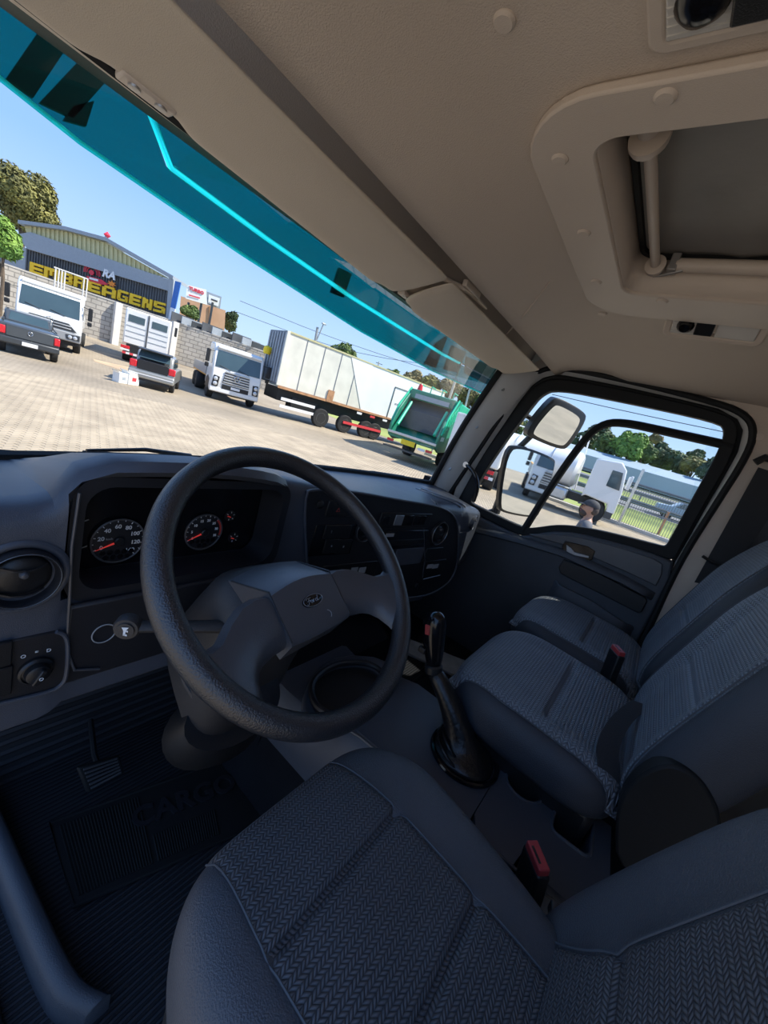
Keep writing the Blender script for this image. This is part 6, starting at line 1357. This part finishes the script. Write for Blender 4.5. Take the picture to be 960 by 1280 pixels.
for k, (a, b_, d, lab) in enumerate((((561, 500), (577, 452), 30, 'tall pole between the green truck and the pillar'), ((470, 470), (474, 452), 70, 'thin pole above the container roof'))):
    t = thing('utility_pole', lab, 'pole', far(*a, d)); MB().tube([Vector((far(*a, d).x, far(*a, d).y, 0)), far(*b_, d)], .09, 8).build('pole', 'concrete', t); MB().tube([far(b_[0] - 4, b_[1] + 1, d), far(b_[0] + 4, b_[1] + 4, d)], .05, 6).build('crossarm', 'veh_dark', t)
for k, pts in enumerate((((300, 376), (420, 425), (560, 470)), ((296, 390), (430, 440), (575, 462)), ((690, 493), (790, 516), (915, 542)))):
    t = thing('power_line', ('upper power line across the sky in the windscreen', 'lower power line across the sky in the windscreen', 'single power line across the sky in the passenger window')[k], 'power line', far(*pts[0], 50)); MB().tube(chaikin([far(x, y, 50) for x, y in pts], 2, False), .025 if k < 2 else .04, 5).build('cable', 'veh_dark', t)
    if k == 2: e_p = far(936, 548, 50); MB().tube([Vector((e_p.x, e_p.y, gz(e_p.x, e_p.y))), e_p + Vector((0, 0, .3))], .14, 8).build('support_pole', 'concrete', t); MB().tube([far(914, 542, 50), e_p], .04, 5).build('cable_end', 'veh_dark', t)
gy_ = thing('steel_gantry', 'white steel gantry sign frame seen beside the windscreen pillar', 'gantry', far(590, 540, 26))
for px in (586, 612): MB().tube([Vector((far(px - 6, 530, 26).x, far(px - 6, 530, 26).y, 0)), far(px + 4, 476, 26)], .07, 6).build('post', 'white_col', gy_)
MB().tube([far(585, 484, 26), far(625, 498, 26)], .07, 6).build('beam', 'white_col', gy_); MB().prism([far(x, y, 26) for x, y in ((584, 472), (625, 488), (622, 500), (582, 482))], (.1, .1, 0)).build('sign_board', 'sign_white', gy_)

# ---- right of the cab: tanker, fence, verge, road, trees
tk = thing('tanker_truck', 'white tanker truck with day cab seen through the passenger window', 'truck', gg(735, 649), rz_of((.10, -1)))
lprism(tk, 'cab_body', 'veh_white', [(-.62, .95), (-.62, 2.70), (.35, 2.82), (.62, 2.55), (.80, 1.6), (.84, .65), (.52, .65), (.46, 1.0), (-.5, 1.08)], -1.2, 1.2, .08)
for s in (-1, 1):
    fquad(tk, 'side_window', 'veh_glass', [(s * 1.21, .12, 1.72), (s * 1.21, .66, 1.68), (s * 1.21, .52, 2.42), (s * 1.21, .12, 2.42)], (s * .012, 0, 0)); vwheel(tk, s * 1.02, 0, .5, .3); vwheel(tk, s * 1.0, -4.2, .5, .5); vwheel(tk, s * 1.0, -5.4, .5, .5)
    lbox(tk, 'mirror', 'veh_white', s * 1.42 - .09, s * 1.42 + .09, .85, .95, 1.8, 2.4, .03); lbox(tk, 'cab_step', 'veh_dark', s * 1.1 - .1, s * 1.1 + .1, .5, .8, .4, .7, .02); lbox(tk, 'fuel_tank', 'alu', s * .9 - .28, s * .9 + .28, -2.6, -1.2, .5, 1.05, .1); lbox(tk, 'reflector', 'red_mark', s * 1.22 - .01, s * 1.22 + .01, -2.9, -2.4, .55, .68); lbox(tk, 'side_guard', 'white_mark', s * 1.2 - .02, s * 1.2 + .02, -4.5, -2.9, .55, .70)
lbox(tk, 'chassis', 'veh_black', -.7, .7, -6.6, .2, .65, 1.0)
MB().loft([[Vector((1.12 * r * math.cos(a), y, 1.95 + .85 * r * math.sin(a))) for a in [2 * PI * k / 28 for k in range(28)]] for y, r in ((-6.7, .82), (-6.55, 1), (-1.3, 1), (-1.15, .82))]).build('tank', 'veh_white', tk, world=False)
for y in (-6, -4.2, -2.4): MB().tube([(1.14 * math.cos(a), y, 1.95 + .87 * math.sin(a)) for a in [2 * PI * k / 28 for k in range(28)]], .03, 5, closed=True).build('tank_band', 'alu', tk, world=False)
for y in (-1.1, -1.5): MB().tube([(-1.15, y, 1.0), (-1.15, y - .3, 3.6)], .035, 6).build('ladder_rail', 'sign_white', tk, world=False)
for k in range(7): MB().tube([(-1.15, -1.12 - k * .04, 1.3 + k * .36), (-1.15, -1.55 - k * .04, 1.3 + k * .36)], .025, 5).build('ladder_rung', 'sign_white', tk, world=False)
for y in (-2.6, -4.4): MB().tube([(-.7, y, 2.75), (-.7, y, 3.25), (-.7, y - 1.2, 3.25), (-.7, y - 1.2, 2.75)], .03, 6).build('walkway_rail', 'sign_white', tk, world=False)

vx = 26.5
def strip_x(x0, x1, name, m, lab, h=.01): 
    o = MB().add([(x0, -60, gz(x0, 0) + h), (x1, -60, gz(x1, 0) + h), (x1, 60, gz(x1, 0) + h), (x0, 60, gz(x0, 0) + h), (x0, -60, gz(x0, 0) - .3), (x1, -60, gz(x1, 0) - .3), (x1, 60, gz(x1, 0) - .3), (x0, 60, gz(x0, 0) - .3)], [(0, 1, 2, 3), (0, 4, 5, 1), (1, 5, 6, 2), (2, 6, 7, 3), (3, 7, 4, 0), (4, 7, 6, 5)]).build(name, m); tag(o, lab, kind='structure'); return o
strip_x(24.5, 34, 'ground_verge', 'grass', 'grass verge beyond the yard fence'); strip_x(34, 43, 'ground_road', 'asphalt', 'near carriageway beyond the verge'); strip_x(43, 50, 'ground_median', 'grass', 'grass median between the carriageways'); strip_x(50, 60, 'ground_far_road', 'asphalt', 'far carriageway'); strip_x(60, 140, 'ground_hill', 'grass', 'grassy slope beyond the road')
def rail(x, lab, n=40):
    t = thing('guard_rail', lab, 'guard rail', (x, 0, gz(x, 0)))
    z = gz(x, 0); MB().loft([[Vector((x, y, z + .45)), Vector((x - .06, y, z + .53)), Vector((x, y, z + .61)), Vector((x - .06, y, z + .69)), Vector((x, y, z + .78)), Vector((x + .02, y, z + .6))] for y in (-50, 0, 50)]).build('beam', 'guard_rail', t)
    for k in range(n): y = -40 + k * 2.2; MB().bx(x + .02, x + .12, y - .05, y + .05, z, z + .7).build('post', 'guard_rail', t)
rail(33.4, 'guard rail nearest the yard along the verge', 30); rail(44, 'guard rail in the middle of the road median', 30); rail(60.5, 'farthest guard rail below the pale embankment', 24)
po = MB().prism([Vector((64, y, gz(64, 0) + z)) for y, z in ((-14, .2), (16, .2), (16, 2.4), (-14, 2.4))], (6, 0, 1.2)).build('greenhouse_roof', 'pond'); tag(po, 'pale blue grey greenhouse roof beyond the far guard rail', 'greenhouse')
# yard fence of thin bars
fx = gg(772, 656).x + .15; fy = gg(772, 656).y
fen = thing('bar_fence', 'thin vertical bar fence along the right side of the yard', 'fence', (fx, fy, 0))
for k in range(64): y = fy + 1.9 - k * .105; MB().bx(fx - .012, fx + .012, y - .011, y + .011, .05, 2.05).build('bar', 'guard_rail', fen)
for zz in (.12, 1.05, 1.98): MB().bx(fx - .02, fx + .02, fy - 7, fy + 2, zz - .025, zz + .025).build('fence_rail', 'guard_rail', fen)
MB().bx(fx - .15, fx + .15, fy - 8, fy + 12, -.05, .16).build('fence_kerb', 'concrete', fen)
fpst = thing('fence_post', 'tall pale steel post at the end of the bar fence', 'post', (fx - .1, fy, 0)); MB().bx(fx - .18, fx - .06, fy - .06, fy + .06, 0, up(803, 586, gg(772, 656)).z).build('post', 'alu', fpst); MB().bx(fx - .25, fx + .02, fy - .14, fy + .14, 0, .1).build('foot_plate', 'concrete', fpst)
p2 = gg(822, 668); ps = thing('fence_post', 'short brown post between the fence bars and the grass', 'post', p2); MB().bx(p2.x - .06, p2.x + .06, p2.y - .06, p2.y + .06, 0, 1.25).build('post', 'rust', ps); MB().bx(p2.x - .07, p2.x + .07, p2.y - .07, p2.y + .07, 1.25, 1.30).build('cap', 'rust', ps)
# blue and white pickup passing on the near road
vc = thing('passing_car', 'pale blue car on the road behind the fence', 'car', place(856, 652, 37.0), rz_of((.1, -1)))
lprism(vc, 'body', 'pond', [(-2.1, .35), (-2.1, .9), (-1.2, 1.0), (-.7, 1.45), (.7, 1.45), (1.2, .95), (2.1, .85), (2.1, .35)], -.85, .85, .06)
for s in (-1, 1): fquad(vc, 'side_window', 'veh_glass', [(s * .86, -1.0, 1.0), (s * .86, 1.0, 1.0), (s * .86, .62, 1.38), (s * .86, -.62, 1.38)], (s * .01, 0, 0)); vwheel(vc, s * .75, -1.3, .32, .2); vwheel(vc, s * .75, 1.3, .32, .2)
for k, (px, py, pr, d, m, asp) in enumerate(((690, 560, 16, 75, 'leaf_mid', 1.0), (745, 545, 14, 82, 'leaf_dark', 1.1), (762, 562, 16, 76, 'leaf_mid', 1.0), (780, 560, 15, 74, 'leaf_bright', 1.1), (792, 565, 15, 72, 'leaf_bright', 1.2), (806, 568, 14, 74, 'leaf_mid', 1.1), (822, 570, 15, 78, 'leaf_dark', 1.0), (836, 576, 14, 80, 'leaf_mid', 1.0), (852, 584, 15, 76, 'leaf_dark', .9), (868, 586, 16, 74, 'leaf_olive', .8), (886, 590, 18, 72, 'leaf_dark', .9), (905, 598, 18, 74, 'leaf_mid', .9), (818, 552, 9, 84, 'leaf_dry', .6), (868, 572, 12, 84, 'leaf_dark', .6), (730, 552, 14, 78, 'leaf_dark', 1.1), (660, 545, 16, 78, 'leaf_mid', 1.0), (635, 535, 16, 78, 'leaf_olive', 1.0))):
    lab = ('tree seen between the two door mirrors', 'dark tree just right of the upper mirror', 'tree above the tanker cab roof', 'bright green tree left of the tall fence post', 'brightest green tree right above the fence post', 'mid green tree right of the bright pair', 'dark tree in the middle of the sliding pane', 'mid green tree above the greenhouse roof', 'dark tree above the right part of the greenhouse', 'olive tree near the rear of the sliding pane', 'dark tree at the rear edge of the sliding pane', 'tree half hidden by the rear window frame', 'sparse dry tree standing out against the sky', 'small dark tree on the skyline above the olive tree', 'dark tree behind the window divider', 'tree behind the upper mirror housing', 'tree behind the front edge of the door window')[k]
    ptree('roadside_tree', lab, px, py - 3, pr * 1.3, d, m, 2200, .36, 50 + k, asp, group='trees beyond the road')

# ---- man in a dark cap outside the passenger window
pp = far(739, 640, 6.2); person = thing('person', 'bearded man in a dark cap and grey shirt walking outside the passenger window', 'person', (pp.x, pp.y, 0), 0)
zt_ = up(738, 627, pp).z; S = zt_ / 1.76
mat('skin', (.36, .20, .14), .5, var=.1); mat('shirt', (.12, .12, .13), .8, var=.1); mat('jeans', (.05, .07, .12), .8, var=.15); mat('beard', (.05, .035, .03), .8); mat('cap_cloth', (.035, .035, .04), .8)
face = Vector((-.25, .97, 0)).normalized(); sidev = Vector((face.y, -face.x, 0)); O = Vector((pp.x, pp.y, 0))
def bp_(f, s, z): return O + (face * f + sidev * s + Vector((0, 0, z))) * S
def skin(name, verts, edges, radii, m, root=0, sub=2, parent=person):
    me = bpy.data.meshes.new(name); me.from_pydata([bp_(*v) for v in verts], edges, []); o = bpy.data.objects.new(name, me); C.objects.link(o)
    md = o.modifiers.new('skin', 'SKIN'); md.use_smooth_shade = True; sv_ = me.skin_vertices[0].data
    for i, r in enumerate(radii): sv_[i].radius = (r[0] * S, r[1] * S) if isinstance(r, tuple) else (r * S, r * S); sv_[i].use_root = (i == root)
    s2_ = o.modifiers.new('sub', 'SUBSURF'); s2_.levels = sub; s2_.render_levels = sub; me.materials.append(MATS[m]); o.parent = parent; o.matrix_parent_inverse = WM[parent.name].inverted(); WM[o.name] = Matrix.Identity(4); return o
V = [(0, 0, .95), (0, 0, 1.15), (.01, 0, 1.32), (.0, 0, 1.44), (.01, 0, 1.52), (.02, 0, 1.60), (.03, 0, 1.68), (0, .19, 1.42), (0, .24, 1.16), (.10, .25, .93), (.13, .25, .84), (0, -.19, 1.42), (.0, -.24, 1.16), (.10, -.25, .93), (.13, -.25, .84), (.0, .10, .90), (.06, .10, .50), (-.04, .10, .10), (.12, .11, .04), (.0, -.10, .90), (.02, -.10, .50), (-.10, -.10, .10), (.06, -.11, .04)]
E_ = [(0, 1), (1, 2), (2, 3), (3, 4), (4, 5), (5, 6), (3, 7), (7, 8), (8, 9), (9, 10), (3, 11), (11, 12), (12, 13), (13, 14), (0, 15), (15, 16), (16, 17), (17, 18), (0, 19), (19, 20), (20, 21), (21, 22)]
Rd = [(.15, .11), (.145, .10), (.16, .105), (.10, .08), .055, (.075, .085), (.070, .085), .062, .048, .038, .036, .062, .048, .038, .036, .085, .06, .045, .04, .085, .06, .045, .04]
skin('body', V, E_, Rd, 'skin')
skin('shirt', [(0, 0, .92), (0, 0, 1.15), (.01, 0, 1.32), (.0, 0, 1.43), (0, .19, 1.42), (0, .235, 1.22), (0, -.19, 1.42), (0, -.235, 1.22)], [(0, 1), (1, 2), (2, 3), (3, 4), (4, 5), (3, 6), (6, 7)], [(.165, .125), (.16, .12), (.172, .12), (.11, .09), .075, .065, .075, .065], 'shirt')
skin('trousers', [(0, 0, .96), (0, .10, .88), (.06, .10, .50), (-.04, .10, .10), (0, -.10, .88), (.02, -.10, .50), (-.10, -.10, .10)], [(0, 1), (1, 2), (2, 3), (0, 4), (4, 5), (5, 6)], [(.16, .12), .10, .075, .062, .10, .075, .062], 'jeans')
hd_c = bp_(.035, 0, 1.665)
def ell(c, ax, n=18, z0=-1, z1=1): 
    mb = MB(); Mx = Matrix((face, sidev, Vector((0, 0, 1)))).transposed().to_4x4(); Mx.translation = c
    pr_ = []
    for k in range(n + 1): z = lerp(z0, z1, k / n); pr_.append((math.sqrt(max(.0001, 1 - z * z)), z))
    mb.lathe(pr_, Mx @ Matrix.Diagonal((ax[0] * S, ax[1] * S, ax[2] * S, 1)), 24); return mb
hd_ = ell(hd_c, (.105, .082, .125)).build('head', 'skin', person); ell(bp_(-.012, 0, 1.655), (.082, .086, .085)).build('hair', 'beard', person)
ell(bp_(.028, 0, 1.70), (.118, .094, .10), z0=-.05).build('cap_crown', 'cap_cloth', person); MB().loft([[bp_(f, s * w_, z) for s in (-1, -.5, 0, .5, 1)] for f, w_, z in ((.12, .085, 1.705), (.17, .08, 1.70), (.215, .05, 1.688))], closed=False).build('cap_brim', 'cap_cloth', person, solid=.008)
ell(bp_(.085, 0, 1.585), (.062, .066, .062)).build('beard', 'beard', hd_); MB().tube([bp_(.13, 0, 1.685), bp_(.158, 0, 1.645), bp_(.135, 0, 1.635)], [.008 * S, .014 * S, .012 * S], 8).build('nose', 'skin', hd_)
for s in (-1, 1):
    ell(bp_(.02, s * .083, 1.655), (.022, .012, .034)).build('ear', 'skin', hd_); ell(bp_(.122, s * .035, 1.675), (.012, .014, .009)).build('eye', 'beard', hd_)
MB().tube([bp_(.138, -.022, 1.605), bp_(.145, 0, 1.607), bp_(.138, .022, 1.605)], .005 * S, 6).build('mouth', 'lamp_red', hd_)
for s in (-1, 1):
    for k in range(4): MB().tube([bp_(.135 + .012 * (k - 1.5), s * .25, .80), bp_(.15 + .012 * (k - 1.5), s * .245, .755), bp_(.145 + .01 * (k - 1.5), s * .235, .72 - (.01 if k in (1, 2) else 0))], [.009 * S, .008 * S, .007 * S], 8).build('finger', 'skin', bpy.data.objects[person.name])
    MB().tube([bp_(.165, s * .245, .83), bp_(.19, s * .235, .79), bp_(.19, s * .228, .765)], [.010 * S, .009 * S, .008 * S], 8).build('thumb', 'skin', person)
